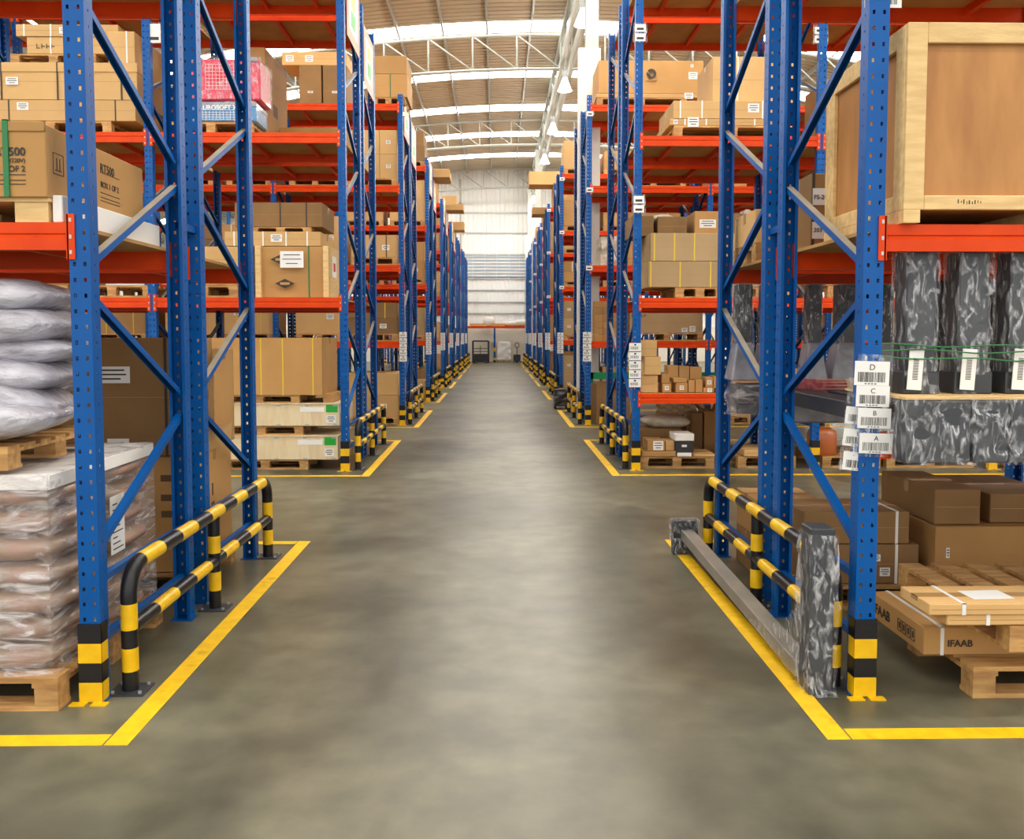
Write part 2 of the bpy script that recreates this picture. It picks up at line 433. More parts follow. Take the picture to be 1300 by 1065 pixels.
def rack(side, row, Y, pitch, nb, levels, H, xedge, nconn=True, rear_levels=None):
    """side -1 left, +1 right; xedge = the aisle-side edge of the end frames"""
    sd = 'left' if side < 0 else 'right'
    r = empty('pallet_rack', (side * (abs(xedge) + .044), Y, 0), 'blue and orange double pallet rack, %s row on the %s of the aisle' % (ORD[row], sd), 'pallet rack', 'pallet racks along the aisle')
    pm = PM[H]
    for k in range(nb + 1):
        x = side * pitch * k
        for j, dy in enumerate(DOFF):
            if k > 0 and side * pitch * k > 99: continue
            if j % 2 == 0: p = inst('upright_post', pm, (x, dy, 0), r)
            else: p = inst('upright_post', pm, (x, dy + .08, 0), r, (0, 0, PI))
            if j == 0 and k < 4: inst('post_guard', GM, (0, 0, 0), p)
        maxz = H - .25
        for fi, (ya, up0) in enumerate(((0, True), (DOFF[2], False))):
            if k > 2 and row > 3: continue
            yo = ya if fi == 0 else ya - (DOFF[1] - (DOFF[3] - DOFF[2]))
            z = .66; upf = up0
            while z + .5 < H - .1:
                inst('brace', (BR_BEIGE if z > 1.2 else BR_UP) if upf else BR_DN, (x, ya, z), r); upf = not upf; z += .625
            for z in (.26, .53): inst('tie_bar', TIE, (x, ya, z), r)
        # row spacers between the two back-to-back frames
        for z in (2.2, 4.4):
            b_ = SPC
            if k == 0 and side > 0 and row in (3, 7, 9): continue
            inst('row_spacer', b_, (x, DOFF[1] + .08, z), r)
    L_ = pitch - .088
    if L_ not in beam_cache:
        beam_cache[L_] = beam_mesh(L_)
        q = MB(); q.box(0, L_, .045, 1.115, -.018, -.001, 'deck'); deck_cache[L_] = q.mesh('deck_board')
        q = MB(); q.box(-.02, .02, .03, 1.12, -.075, -.018, 'orange'); bar_cache[L_] = q.mesh('support_bar')
    for k in range(nb):
        x0 = side * pitch * k + (.044 if side > 0 else -.044 - L_)
        for j, (dy, lv) in enumerate(((0, levels), (DOFF[2], rear_levels or levels))):
            Dp = (DOFF[1] if j == 0 else DOFF[3] - DOFF[2])
            for z in lv:
                for q_, yy in ((0, dy), (1, dy + Dp + .08)):
                    if q_ == 0: o = inst('load_beam', beam_cache[L_], (x0, yy, z), r)
                    else: o = inst('load_beam', beam_cache[L_], (x0 + L_, yy, z), r, (0, 0, PI))
                    if row <= 4:
                        cl = inst('connector', CONN, (0, 0, 0), o); cr = inst('connector', CONN, (L_, 0, 0), o); cl.scale = (1, 1, 1); cr.scale = (-1, 1, 1)
                o = inst('deck_board', deck_cache[L_], (x0, dy, z), r); o.scale = (1, (Dp + .08) / 1.16, 1)
                if z > 1.7 and row < 5:
                    for fx in (.2, .5, .8):
                        o = inst('support_bar', bar_cache[L_], (x0 + L_ * fx, dy, z), r); o.scale = (1, (Dp + .08) / 1.16, 1)
    RACKS[(side, row)] = r
    return r
q = MB(); q.box(-.02, .02, 0, DOFF[2] - DOFF[1] - .08, -.02, .02, 'blue'); SPC = q.mesh('row_spacer')
XLE = [0, 1.72, 1.735, 1.62, 1.60, 1.60, 1.62, 1.62, 1.62, 1.62]; XRE = [0, 1.575, 1.59, 1.56, 1.55, 1.55, 1.55, 1.55, 1.55, 1.55]
ROWY = [0, 3.72, 10.10, 15.2, 20.6, 26.0, 31.2, 36.2, 41.2, 45.6]
LV1 = (2.07, 3.9); LV2 = (2.02, 3.9, 5.75); LV2R = (.90, 2.02, 3.88, 5.75); LV3 = (1.47, 2.8, 4.17, 5.56)
rack(-1, 1, ROWY[1], 2.2, 1, LV1, 5.85, XLE[1]); rack(1, 1, ROWY[1], 2.12, 2, LV1, 5.85, XRE[1])
rack(-1, 2, ROWY[2], 2.2, 3, LV2, 5.85, XLE[2]); rack(1, 2, ROWY[2], 2.12, 3, LV2R, 5.85, XRE[2])
rack(-1, 3, ROWY[3], 2.2, 4, LV3, 5.72, XLE[3]); rack(1, 3, ROWY[3], 2.12, 4, LV3, 5.72, XRE[3])
for i in range(4, 10):
    H = 5.72 if i == 4 else 5.6
    lv = tuple(z - (.08 if i > 4 else .03) for z in LV3)
    rack(-1, i, ROWY[i], 2.1, 3 if i < 6 else 2, lv, H, XLE[i]); rack(1, i, ROWY[i] + (.9 if i < 6 else .3 if i < 9 else 0), 2.12, 3 if i < 6 else 2, lv, H, XRE[i])
RY = lambda side, i: ROWY[i] + (0 if side < 0 or i < 4 else (.9 if i < 6 else .3 if i < 9 else 0))
# ------------------------------------------------------------------ guard rails
def rail_tree():
    r = bpy.data.objects.new('guard_rail', None); COL.objects.link(r)
    R_ = .036; H = .56; y0, y1 = 0.0, 2.34; rad = .13
    K, Yl = 'black_paint', 'yellow_paint'
    pts = []; ms = []
    def add(p, m): pts.append(p); ms.append(m)
    segs = [(0, K), (.095, Yl), (.20, K), (.283, Yl), (.40, K), (H - rad, K)]
    for z, m in segs: add((0, y0, z), m)
    for k in range(1, 8):
        a = PI / 2 * k / 8; add((0, y0 + rad - rad * math.cos(a), H - rad + rad * math.sin(a)), K)
    n = 9; seg = (y1 - y0 - 2 * rad) / n
    for k in range(n): add((0, y0 + rad + k * seg, H), Yl if k % 2 == 0 else K)
    for k in range(0, 8):
        a = PI / 2 * k / 8; add((0, y1 - rad + rad * math.sin(a), H - rad + rad * math.cos(a)), K)
    for z, m in reversed(segs[:-1]):
        add((0, y1, [.40, .283, .20, .095, 0][[.40, .283, .20, .095, 0].index(z)]), m)
    # colour of a segment = the colour of its lower end on the far post
    seg_m = ms[:-1]; nlast = 5
    seg_m[-5] = K; seg_m[-4] = Yl; seg_m[-3] = K; seg_m[-2] = Yl; seg_m[-1] = K
    b = MB(); b.tube(pts, R_, seg_m, n=18); b.build('hooped_tube', r, smooth=True)
    b = MB(); n = 9; L_ = (y1 - y0 - 2 * R_); seg = L_ / n
    b.tube([(0, y0 + R_ * .8 + k * seg * 1.01, .28) for k in range(n + 1)], .033, [K if k % 2 == 0 else Yl for k in range(n)], n=16); b.build('lower_rail', r, smooth=True)
    b = MB(); ym = (y0 + y1) / 2
    b.tube([(0, ym, z) for z in (0, .11, .22, .33, .43, H - .02)], .035, [K, Yl, K, Yl, K], n=18); b.build('middle_post', r, smooth=True)
    for y in (y0, ym, y1):
        b = MB(); b.box(-.08, .08, y - .07, y + .07, 0, .008, 'steel_dark')
        for sx in (-1, 1):
            for sy in (-1, 1): b.tube([(sx * .06, y + sy * .05, .006), (sx * .06, y + sy * .05, .018)], .008, 'galv', n=6)
        b.build('base_plate', r)
    return r
RAIL = rail_tree(); first = True
for i in range(1, 10):
    for side in (-1, 1):
        if first: o = RAIL; first = False
        else: o = copy_tree(RAIL)
        x = -1.647 if side < 0 else 1.527
        if i > 2: x = -1.54 if side < 0 else 1.47
        o.location = (x, RY(side, i) + (.12 if i < 9 else .05), 0)
        tag(o, 'yellow and black striped tubular guard rail before the %s rack on the %s' % (ORD[i], 'left' if side < 0 else 'right'), 'guard rail', 'striped guard rails at the rack ends')
# ------------------------------------------------------------------ floor lines
def fline(name, pts):
    b = MB(); w = .092
    for (x0, y0), (x1, y1) in pts:
        b.box(min(x0, x1) - (w / 2), max(x0, x1) + w / 2, min(y0, y1) - w / 2, max(y0, y1) + w / 2, .0005, .002, 'line')
    o = b.build(name, floor); return o
for i in range(1, 10):
    for side in (-1, 1):
        X = -1.487 if side < 0 else 1.35
        if i > 2: X = -1.39 if side < 0 else 1.30
        y = RY(side, i); ya, yb = y - .36, y + 2.88; xe = side * 12.0
        fline('floor_line', [((X, ya), (X, yb)), ((X + side * .1, ya), (xe, ya)), ((X + side * .1, yb), (xe, yb))])
# ------------------------------------------------------------------ loads
def pallet(x0, x1, y0, y1, z, label, h=.142, group='wooden pallets under the loads', m='wood', detail=True, along='x', name='wooden_pallet'):
    cx, cy = (x0 + x1) / 2, (y0 + y1) / 2; w, d = x1 - x0, y1 - y0
    top, blk, bot = MB(), [], MB()
    t = h * .15
    def cross(mb, zz, n, ax):
        L0, L1, W0, W1 = (-w / 2, w / 2, -d / 2, d / 2)
        if ax == 'x':   # boards run along x, spread over y
            bw = min(.11, d / n * .72)
            for k in range(n):
                yy = W0 + bw / 2 + (d - bw) * k / (n - 1); mb.box(L0, L1, yy - bw / 2, yy + bw / 2, zz, zz + t, m)
        else:
            bw = min(.11, w / n * .72)
            for k in range(n):
                xx = L0 + bw / 2 + (w - bw) * k / (n - 1); mb.box(xx - bw / 2, xx + bw / 2, W0, W1, zz, zz + t, m)
    other = 'y' if along == 'x' else 'x'
    cross(top, h - t, 7 if d > .6 else 5, along); cross(top, h - 2 * t, 3, other)
    cross(bot, 0, 3, along)
    for a in (-1, 0, 1):
        for c in (-1, 0, 1):
            bx, by = a * (w / 2 - .05), c * (d / 2 - .05); blk.append((bx - .05, bx + .05, by - .05, by + .05))
    if detail:
        r = empty(name, (cx, cy, z), label, 'pallet', group)
        top.build('top_deck', r); bot.build('bottom_deck', r)
        for q in blk: k = MB(); k.box(q[0], q[1], q[2], q[3], t, h - 2 * t, m); k.build('block', r)
    else:
        for q in blk: top.box(q[0], q[1], q[2], q[3], t, h - 2 * t, m)
        k = top.mi(m)
        off = len(top.v); top.v += bot.v; top.f += [tuple(i + off for i in f) for f in bot.f]; top.m += [k] * len(bot.f)
        r = top.build(name); r.location = (cx, cy, z); tag(r, label, 'pallet', group)
    return r
def carton(x0, x1, y0, y1, z0, z1, label, m='carton', tape=True, straps=(), labels=(), cat='carton', name='cardboard_carton', group=None, rot=0, lid=0, texts=(), sidetexts=(), bev=.004, marks=True):
    cx, cy = (x0 + x1) / 2, (y0 + y1) / 2; w, d, h = x1 - x0, y1 - y0, z1 - z0
    b = MB(); b.box(-w / 2, w / 2, -d / 2, d / 2, 0, h, m)
    r = b.build(name, bevel=min(bev, h * .1)); r.location = (cx, cy, z0); r.rotation_euler = (0, 0, rot); tag(r, label, cat, group)
    e = .0015
    if tape:
        q = MB(); tw = min(.028, d * .12); q.box(-w / 2 - e, w / 2 + e, -tw, tw, h - .002, h + e, 'tape')
        dr = min(.07, h * .4)
        for s in (-1, 1): q.box(s * w / 2 - .001 * s, s * (w / 2 + e), -tw, tw, h - dr, h + e, 'tape')
        if marks:   # seam of the flaps along the top edge of the front
            q.box(-w / 2 + .01, w / 2 - .01, -d / 2 - .0012, -d / 2 + .001, h * .5 - .002, h * .5 + .001, 'tape')
        q.build('tape', r)
    if lid:
        q = MB(); q.box(-w / 2 - .008, w / 2 + .008, -d / 2 - .008, d / 2 + .008, h - lid, h + .004, m); q.build('lid', r, bevel=.003)
    for fx, sm in straps:
        x = -w / 2 + w * fx; q = MB(); sw = .008; o_ = .0095 if lid else .003
        q.box(x - sw, x + sw, -d / 2 - o_, -d / 2 + .001, -.0, h + o_, sm); q.box(x - sw, x + sw, -d / 2 - o_, d / 2 + o_, h, h + o_, sm)
        q.box(x - sw, x + sw, d / 2 - .001, d / 2 + o_, 0, h + o_, sm); q.build('strap', r)
    for (fx, fz, lw, lh) in labels:
        paper(r, -w / 2 + fx * w, -d / 2 - (.011 if lid else .003), fz * h, lw, lh)
    for s_, fx, fz, sz in texts:
        q = MB(); x = -w / 2 + fx * w; zz = fz * h
        for ch in s_:
            q.box(x, x + sz * .12, -d / 2 - .002, -d / 2 - .0005, zz, zz + sz * .6, 'ink_brown'); q.box(x, x + sz * .45, -d / 2 - .002, -d / 2 - .0005, zz + (ord(ch) % 3) * sz * .22, zz + (ord(ch) % 3) * sz * .22 + sz * .12, 'ink_brown')
            x += sz * .62
        q.build('print_mark', r)
    return r
def paper(r, x, y, z, lw, lh, bars=True):
    q = MB(); q.box(x - lw / 2, x + lw / 2, y, y + .002, z - lh / 2, z + lh / 2, 'paper')
    if bars:
        for k in range(3):
            zz = z + lh * (.28 - .26 * k); ww = lw * (.7, .8, .5)[k] / 2
            bt = min(lh * .05, .0045); q.box(x - ww, x + ww, y - .0006, y, zz - bt, zz + bt, 'ink')
    o = q.build('paper_label', r); o['label'] = 'white paper label'; return o
def PX(px0, py0, px1, py1, Y):
    pm, pn = (px0 + px1) / 2, (py0 + py1) / 2
    x0, _ = at(px0, pn, Y); x1, _ = at(px1, pn, Y); _, z1 = at(pm, py0, Y); _, z0 = at(pm, py1, Y)
    return x0, x1, z0, z1
def cpx(px0, py0, px1, py1, Y, dep, label, zb=None, zt=None, **k):
    x0, x1, z0, z1 = PX(px0, py0, px1, py1, Y)
    if zb is not None: z0 = zb
    if zt is not None: z1 = zt
    dep = min(dep, .95)
    return carton(x0, x1, Y, Y + dep, z0, z1, label, **k), z1
def ppx(px0, px1, Y, dep, z, label, **k):
    dep = min(dep, .95)
    x0, _ = at(px0, 500, Y); x1, _ = at(px1, 500, Y)
    return pallet(x0, x1, Y, Y + dep, z, label, **k)
def film_shell(b, x0, x1, y0, y1, z0, z1, m, amp=.012, n=14, fr=3.0, seed=0):
    """a slack skin round a block: subdivided walls pushed in and out by noise, no bottom"""
    def P(x, y, z, nx, ny, nz):
        k = noise.noise(Vector((x * fr + seed, y * fr, z * fr * 2))) * amp
        return (x + nx * k, y + ny * k, z + nz * k)
    def wall(f, nn):
        for i in range(n):
            for j in range(n):
                q = [f(i / n, j / n), f((i + 1) / n, j / n), f((i + 1) / n, (j + 1) / n), f(i / n, (j + 1) / n)]
                b.face([P(*p, *nn) for p in q], m)
    X, Y_, Z = x1 - x0, y1 - y0, z1 - z0
    wall(lambda u, v: (x0 + X * u, y0, z0 + Z * v), (.577, -.577, .577)) if 0 else None
    wall(lambda u, v: (x0 + X * u, y0, z0 + Z * v), (.4, -1, .2)); wall(lambda u, v: (x1, y0 + Y_ * u, z0 + Z * v), (.4, -1, .2))
    wall(lambda u, v: (x1 - X * u, y1, z0 + Z * v), (.4, -1, .2)); wall(lambda u, v: (x0, y1 - Y_ * u, z0 + Z * v), (.4, -1, .2))
    wall(lambda u, v: (x0 + X * u, y0 + Y_ * v, z1), (.4, -1, .2))
def sack_mesh(lx, ly, lz, seed, m='sack', nu=30, nv=18, wr=.026):
    b = MB(); vs = []
    def sp(c, p): return math.copysign(abs(c) ** p, c)
    for j in range(nv + 1):
        th = -PI / 2 + PI * j / nv
        for i in range(nu):
            ph = 2 * PI * i / nu
            x = sp(math.cos(th), .55) * sp(math.cos(ph), .6); y = sp(math.cos(th), .55) * sp(math.sin(ph), .6); z = sp(math.sin(th), .9)
            pin = 1 - .45 * abs(x) ** 4      # ends taper to the seam
            p = Vector((x * lx / 2, y * ly / 2 * (1 - .12 * abs(x) ** 3), z * lz / 2 * pin))
            k = noise.noise(Vector((p.x * 7 + seed * 3.1, p.y * 9, p.z * 9))) * wr + noise.noise(Vector((p.x * 22 + seed, p.y * 18, p.z * 18))) * wr * .4
            vs.append(p * (1 + k / max(.05, p.length) * 1.0) if p.length > 1e-6 else p)
    fs = []
    for j in range(nv):
        for i in range(nu): a = j * nu + i; c = j * nu + (i + 1) % nu; fs.append((a, c, c + nu, a + nu))
    b.poly(vs, fs, m); return b
# ---- left rack 1 ----------------------------------------------------------------
pallet(-3.05, -1.865, 3.63, 4.78, 0, 'worn wooden pallet under the shrink-wrapped pink load at the near left', group='wooden pallets')
r = empty('wrapped_load', (-2.45, 4.22, .142), 'big shrink-wrapped load of pinkish bags on the near left floor pallet', 'wrapped load')
q = MB(); q.box(-.50, .50, -.44, .44, .0, .80, 'sack_pink'); q.build('inner_pile', r)
for lay in range(7):
    for (bx, by, lx, ly) in ((-.30, -.30, .56, .52), (.30, -.28, .56, .54), (.30, .26, .56, .54), (-.3, .26, .56, .5)):
        s = sack_mesh(lx, ly, .135, lay * 7 + bx * 3 + by, 'sack_pink', 20, 10, .01); o = s.build('bag', r, smooth=True, smooth_angle=180)
        o.location = (bx + rnd.uniform(-.012, .012), by + rnd.uniform(-.012, .012), .06 + lay * .118); o.rotation_euler = (0, 0, rnd.uniform(-.03, .03))
b = MB(); film_shell(b, -.60, .555, -.57, .565, 0.0, .865, 'film', .035, 24, 4, 3); b.build('film_wrap', r, smooth=True, smooth_angle=80)
b = MB(); film_shell(b, -.585, .56, -.555, .55, .80, .86, 'foam', .03, 12, 4, 8); o = b.build('top_sheet', r, smooth=True, smooth_angle=80); o['label'] = 'milky white top sheet'
q = MB(); q.box(.605, .608, -.10, .05, .40, .68, 'paper')
for k in range(9): q.box(.608, .6087, -.08, .03 - (k % 3) * .03, .42 + k * .027, .426 + k * .027, 'ink')
q.build('paper_label', r)
pallet(-3.2, -2.06, 3.66, 4.55, 1.025, 'wooden pallet lying on the pink wrapped load, below the white sacks', h=.10, group='wooden pallets')
SK = [  # cx, cy, z, lx, ly, lz, yaw, roll
    (-2.17, 3.86, 1.215, .80, .50, .17, -.10, -.08, 'bottommost of the near left pile, slack end drooping'),
    (-2.07, 3.90, 1.335, .58, .42, .16, .12, .22, 'second from the bottom of the near left pile, crumpled end'),
    (-2.12, 3.95, 1.43, .70, .46, .15, -.05, .05, 'third from the bottom of the near left pile'),
    (-2.05, 4.02, 1.52, .60, .46, .13, .1, -.03, 'fourth up in the near left pile, dusty nose'),
    (-2.42, 3.80, 1.555, .66, .44, .19, .2, .12, 'bulging bluish, upper left front of the pile'),
    (-2.10, 3.98, 1.64, .68, .50, .17, 0, 0, 'second from the top of the near left pile'),
    (-2.18, 3.98, 1.775, .74, .50, .16, .04, .02, 'topmost of the near left pile, under loose film'),
    (-2.55, 3.85, 1.36, .62, .46, .2, -.1, .1, 'wide one at the left edge, middle of the pile')]
for i, (x, y, z, lx, ly, lz, yaw, roll, d) in enumerate(SK):
    o = sack_mesh(lx, ly, lz, i * 5 + 2).build('plastic_sack', smooth=True, smooth_angle=180); o.location = (x - .13, y, z); o.rotation_euler = (0, roll, yaw)
    tag(o, 'white plastic sack, ' + d, 'sack', 'white sacks on the near left pallet')
for i in range(5):
    o = sack_mesh(.85, .5, .17, i * 9 + 40).build('plastic_sack', smooth=True, smooth_angle=180); o.location = (-2.56, 4.42, 1.21 + i * .135); o.rotation_euler = (0, 0, rnd.uniform(-.1, .1))
    tag(o, 'white plastic sack at the back of the near left pile, %s layer' % NTH[i + 1], 'sack', 'white sacks on the near left pallet')
# cartons behind the wrapped load (rear half of rack 1 left)
c = carton(-2.98, -1.83, 5.26, 5.95, .145, .86, 'tall brown carton with open flaps on the floor behind the pink load', 'carton')
for k, z in enumerate((.62, .50, .40)):
    q = MB(); q.box(-.05, .03, -.3465, -.3455, z - .04, z - .03, 'ink'); q.box(.36, .44, -.3465, -.3455, z - .06, z - .02, 'ink_brown'); q.build('print_mark', c)
for k in range(3):
    q = MB(); q.box(.5765, .5775, -.28 + k * .10, -.22 + k * .10, .30, .38, 'ink_brown'); q.box(.5765, .5775, -.26 + k * .1, -.24 + k * .1, .42, .50, 'ink'); q.build('print_mark', c)
q = MB(); q.face([(.575, -.34, .715), (.575, .34, .715), (.60, .30, .86), (.61, -.28, .85)], 'carton_light'); q.face([(.577, -.34, .715), (.612, -.28, .85), (.602, .30, .86), (.577, .34, .715)], 'carton_light')
q.build('flap', c)
pallet(-2.95, -1.85, 5.24, 6.08, 0, 'wooden pallet under the open tall carton, behind the pink load', group='wooden pallets')
c = carton(-3.0, -1.83, 5.24, 5.60, .865, 1.575, 'huge dark brown carton with label strip behind the white sacks', 'carton_dark', straps=((.42, 'dark_strap'), (.86, 'dark_strap')))
paper(c, .10, -.183, .49, .22, .10); paper(c, .13, -.183, .06, .13, .09, False)
for k in range(3):
    for j in range(3): q = MB(); q.box(.586, .5866, -.12 + k * .08, -.07 + k * .08, .2 + j * .12, .26 + j * .12, 'ink_brown'); q.build('print_mark', c)
carton(-2.9, -1.84, 5.66, 6.08, .865, 1.50, 'brown carton tucked behind the huge dark carton, rear of nearest left rack', 'carton')
# upper shelf: treadmill carton on its timber and foam base
r = empty('foam_sided_base', (-2.385, 4.18, 2.072), 'timber base with white foam side under the treadmill carton', 'pallet')
q = MB(); q.box(-.52, .50, -.46, .50, .085, .10, 'wood_pale'); q.build('top_board', r)
for bx in (-.45, 0, .42):
    for by in (-.38, .02, .42): q = MB(); q.box(bx - .07, bx + .07, by - .07, by + .07, 0, .085, 'wood_pale'); q.build('block', r)
q = MB(); q.box(.502, .545, -.44, .62, 0.0, .115, 'foam'); q.box(.46, .50, .50, .66, 0, .11, 'foam'); q.build('foam_side', r, bevel=.004)['label'] = 'white foam board'
c = carton(-2.88, -1.885, 3.70, 4.70, 2.172, 2.475, 'printed brown treadmill carton with green strap on the near left shelf', 'carton', tape=False)
x_ = at(6, 200, 3.74)[0] + 2.42 
def front_text(s, px, py, size, bold=.001): 
    xx, zz = at(px, py, 3.695); text(s, c, (xx + 2.3825, -.5035, zz - 2.172), size, 'ink', align='RIGHT', bold=bold)
front_text('RT500', 32, 197, .047, .0009); front_text('(220V)', 32, 206, .024, .0002); front_text('BOX 1 OF 2', 32, 217.5, .034, .0005)
for k, py in enumerate((222, 229, 234)):
    xx, zz = at(32, py, 3.695); q = MB(); q.box(xx + 2.3825 - .3, xx + 2.3825, -.5025, -.501, zz - 2.172, zz - 2.172 + .003, 'ink'); q.build('print_line', c)
q = MB(); q.box(-.4975, .4975, -.506, -.49, .27, .312, 'carton'); q.build('lid', c, bevel=.003)
xx, _ = at(7, 200, 3.69); q = MB(); q.box(xx + 2.3825 - .011, xx + 2.3825 + .011, -.511, -.502, -.0, .318, 'green_strap'); q.box(xx + 2.3825 - .011, xx + 2.3825 + .011, -.511, .5, .314, .318, 'green_strap'); q.build('strap', c)['label'] = 'green strap'
for s_, yy, zz, sz in (('RT500', .0, .20, .056), ('BOX 1 OF 2', .0, .128, .038)):
    text(s_, c, (.499, yy, zz), sz, 'ink', rot=(PI / 2, 0, PI / 2), bold=.0008)
for k, zz in enumerate((.195, .10, .078, .062)):
    q = MB(); q.box(.4975, .499, .0, .21, zz, zz + .003, 'ink'); q.build('print_line', c)
for yy in (-.44, -.18):
    q = MB()
    for (a, b_, c_, d_) in ((yy, yy + .09, .11, .113), (yy, yy + .09, .197, .2), (yy, yy + .003, .11, .2), (yy + .087, yy + .09, .11, .2), (yy + .03, yy + .036, .13, .18), (yy + .055, yy + .061, .13, .18), (yy + .02, yy + .07, .125, .13)):
        q.box(.4975, .499, a, b_, c_, d_, 'ink')
    q.build('print_mark', c)
# ---- left rack 2 ------------------------------------------------------------------
Y2 = 10.20
ppx(-24, 62, Y2, 1.05, 3.9, 'wooden pallet under long cartons, upper shelf of second left rack, outer one', group='wooden pallets')
ppx(68, 150, Y2, 1.05, 3.9, 'wooden pallet under long cartons, upper shelf of second left rack, inner one', group='wooden pallets')
_, z = cpx(-24, 127, 172, 156, Y2, 1.0, 'long low carton with paper label, lower of two on the upper left shelf', zb=4.045, m='carton_light', straps=((.18, 'dark_strap'), (.57, 'dark_strap'), (.87, 'dark_strap')), labels=((.27, .7, .13, .085),))
_, z = cpx(-24, 80, 174, 126, Y2, 1.0, 'long carton with lid lip, upper of two on the upper left shelf', zb=z + .004, m='carton_light', lid=.10, straps=((.13, 'dark_strap'), (.49, 'dark_strap'), (.9, 'dark_strap')), labels=((.2, .5, .14, .085),))
zt = z
ppx(27, 133, Y2 + .05, .8, z + .006, 'small pallet on top of the long cartons, upper left', h=.11, group='wooden pallets')
_, z = cpx(34, 47, 135, 66, Y2 + .05, .75, 'small printed carton on the topmost little pallet at upper left', zb=z + .12, m='carton_light', straps=((.3, 'white_strap'),), texts=(('BOXX', .12, .3, .09),))
cpx(20, 31, 150, 46, Y2 + .04, .8, 'flat carton with label and white straps, topmost at upper left', zb=z + .003, m='carton_light', straps=((.08, 'white_strap'), (.34, 'white_strap')), labels=((.48, .5, .13, .07),))
carton(at(137, 60, Y2)[0], at(171, 60, Y2)[0], Y2, Y2 + .95, zt + .006, zt + .36, 'stout carton beside the small pallet, upper left', 'carton_light', straps=((.7, 'white_strap'),))
# pink and blue wrapped bales
ppx(222, 326, Y2 + .01, .9, 3.9, 'wooden pallet under the pink and blue wrapped bales', group='wooden pallets')
def bale(px0, py0, px1, py1, Y, dep, zb, m, label, capm=None):
    x0, x1, z0, z1 = PX(px0, py0, px1, py1, Y); z0 = zb; cx = (x0 + x1) / 2; w = (x1 - x0) / 2; h = z1 - z0
    r = empty('wrapped_bale', (cx, Y + dep / 2, z0), label, 'bale')
    q = MB(); q.box(-w + .01, w - .01, -dep / 2 + .01, dep / 2 - .01, 0, h - .01, m); q.build('packed_core', r, bevel=.02)
    if capm: q = MB(); q.box(-w + .004, w - .004, -dep / 2 + .004, dep / 2 - .004, h * .72, h - .004, capm); q.build('top_band', r, bevel=.01)
    b = MB(); film_shell(b, -w, w, -dep / 2, dep / 2, 0.01, h, 'film_thin', .03, 14, 5, px0); b.build('film_wrap', r, smooth=True, smooth_angle=80)
    return r, w, h
r, w, h = bale(222, 128, 326, 161, Y2 + .02, .5, 4.045, 'lightblue', 'blue printed bale in clear film under the pink bale, upper left', 'greywrap')
text('AUROSOFT XI', r, (-w + .28, -.272, h * .56), .072, 'paper', bold=.002)
q = MB()
for k in range(14): q.box(-w + .28 + k * .04, -w + .284 + k * .04, -.2705, -.269, .02, h * .5, 'paper')
for k in range(6): q.box(-w + .28, -w + .82, -.2705, -.269, .02 + k * .028, .023 + k * .028, 'paper')
q.build('grid_print', r)
r2, w, h2 = bale(222, 73, 331, 122, Y2, .5, 4.045 + h + .004, 'pink', 'bright pink bale in crinkled clear film on the upper left shelf')
q = MB()
for k in range(12): q.box(-w + .35 + k * .04, -w + .353 + k * .04, -.2575, -.256, .12, h2 * .82, 'paper')
for k in range(8): q.box(-w + .35, -w + .82, -.2575, -.256, .12 + k * .04, .123 + k * .04, 'paper')
q.build('grid_print', r2)
for fx in (-.55, .75):
    q = MB(); q.box(w * fx - .09, w * fx + .09, -.262, -.1, h2 - .045, h2 + .004, 'greywrap'); q.build('corner_pad', r2, bevel=.005)
xs_ = at(337, 100, 10.85)[0]
c = carton(xs_ - .36, xs_, 10.85, 11.95, 3.905, at(337, 60, 10.85)[1], 'tall brown carton slab standing beside the pink bale, broad side showing', 'carton', tape=False)
q = MB(); q.box(.1805, .182, -.2, .02, .45, .6, 'ink_brown'); q.build('print_mark', c)
# lower shelf
c, z = cpx(326, 313, 418, 371, Y2, 1.05, 'large brown carton with two black diamond emblems, middle shelf of second left rack', zb=2.025, m='carton', straps=((.72, 'green_strap'),), tape=True)
w = (at(418, 340, Y2)[0] - at(326, 340, Y2)[0]) / 2; h = z - 2.025
def emblem(fx, fz, half=False):
    q = MB(); x, zz = -w + 2 * w * fx, h * fz; a, b_ = .115, .055
    q.face([(x - a, -.5295, zz), (x, -.5295, zz - b_), (x + a, -.5295, zz), (x, -.5295, zz + b_)], 'ink')
    q.box(x - .055, x + .055, -.531, -.5295, zz - .014, zz + .014, 'carton'); q.build('emblem', c)['label'] = 'black diamond emblem'
emblem(.40, .27); emblem(.34, .74)
paper(c, -w + 2 * w * .50, -.532, h * .74, .27, .19)
for sx in (-1, 1): q = MB(); q.box(sx * (w + .004), sx * (w - .06), -.535, .53, 0, h + .004, 'wood_pale'); q.build('corner_board', c, bevel=.002)
q = MB(); q.box(w + .0045, w + .006, -.3, -.05, .25, .5, 'paper'); q.box(w + .006, w + .0066, -.24, -.12, .32, .42, 'ink_red'); q.build('paper_label', c)
_, z2 = cpx(285, 294, 407, 312, Y2, .8, 'flat strapped carton lying on the diamond emblem carton', zb=z + .006, m='carton_light', straps=((.1, 'white_strap'), (.4, 'white_strap'), (.64, 'white_strap'), (.86, 'white_strap')), labels=((.54, .55, .13, .085),))
ppx(320, 398, Y2 + .2, .7, z2 + .006, 'thin wooden pallet under the dark strapped carton, second left rack', h=.07, group='wooden pallets')
cpx(298, 257, 409, 288, Y2 + .2, .75, 'dark brown carton with black straps above the flat strapped carton', zb=z2 + .08, m='carton_dark', straps=((.52, 'dark_strap'), (.82, 'dark_strap')))
ppx(218, 304, Y2, .9, 2.025, 'lower of two stacked pallets beside the diamond emblem carton', group='wooden pallets')
ppx(218, 304, Y2, .9, 2.17, 'upper of two stacked pallets beside the diamond emblem carton', group='wooden pallets')
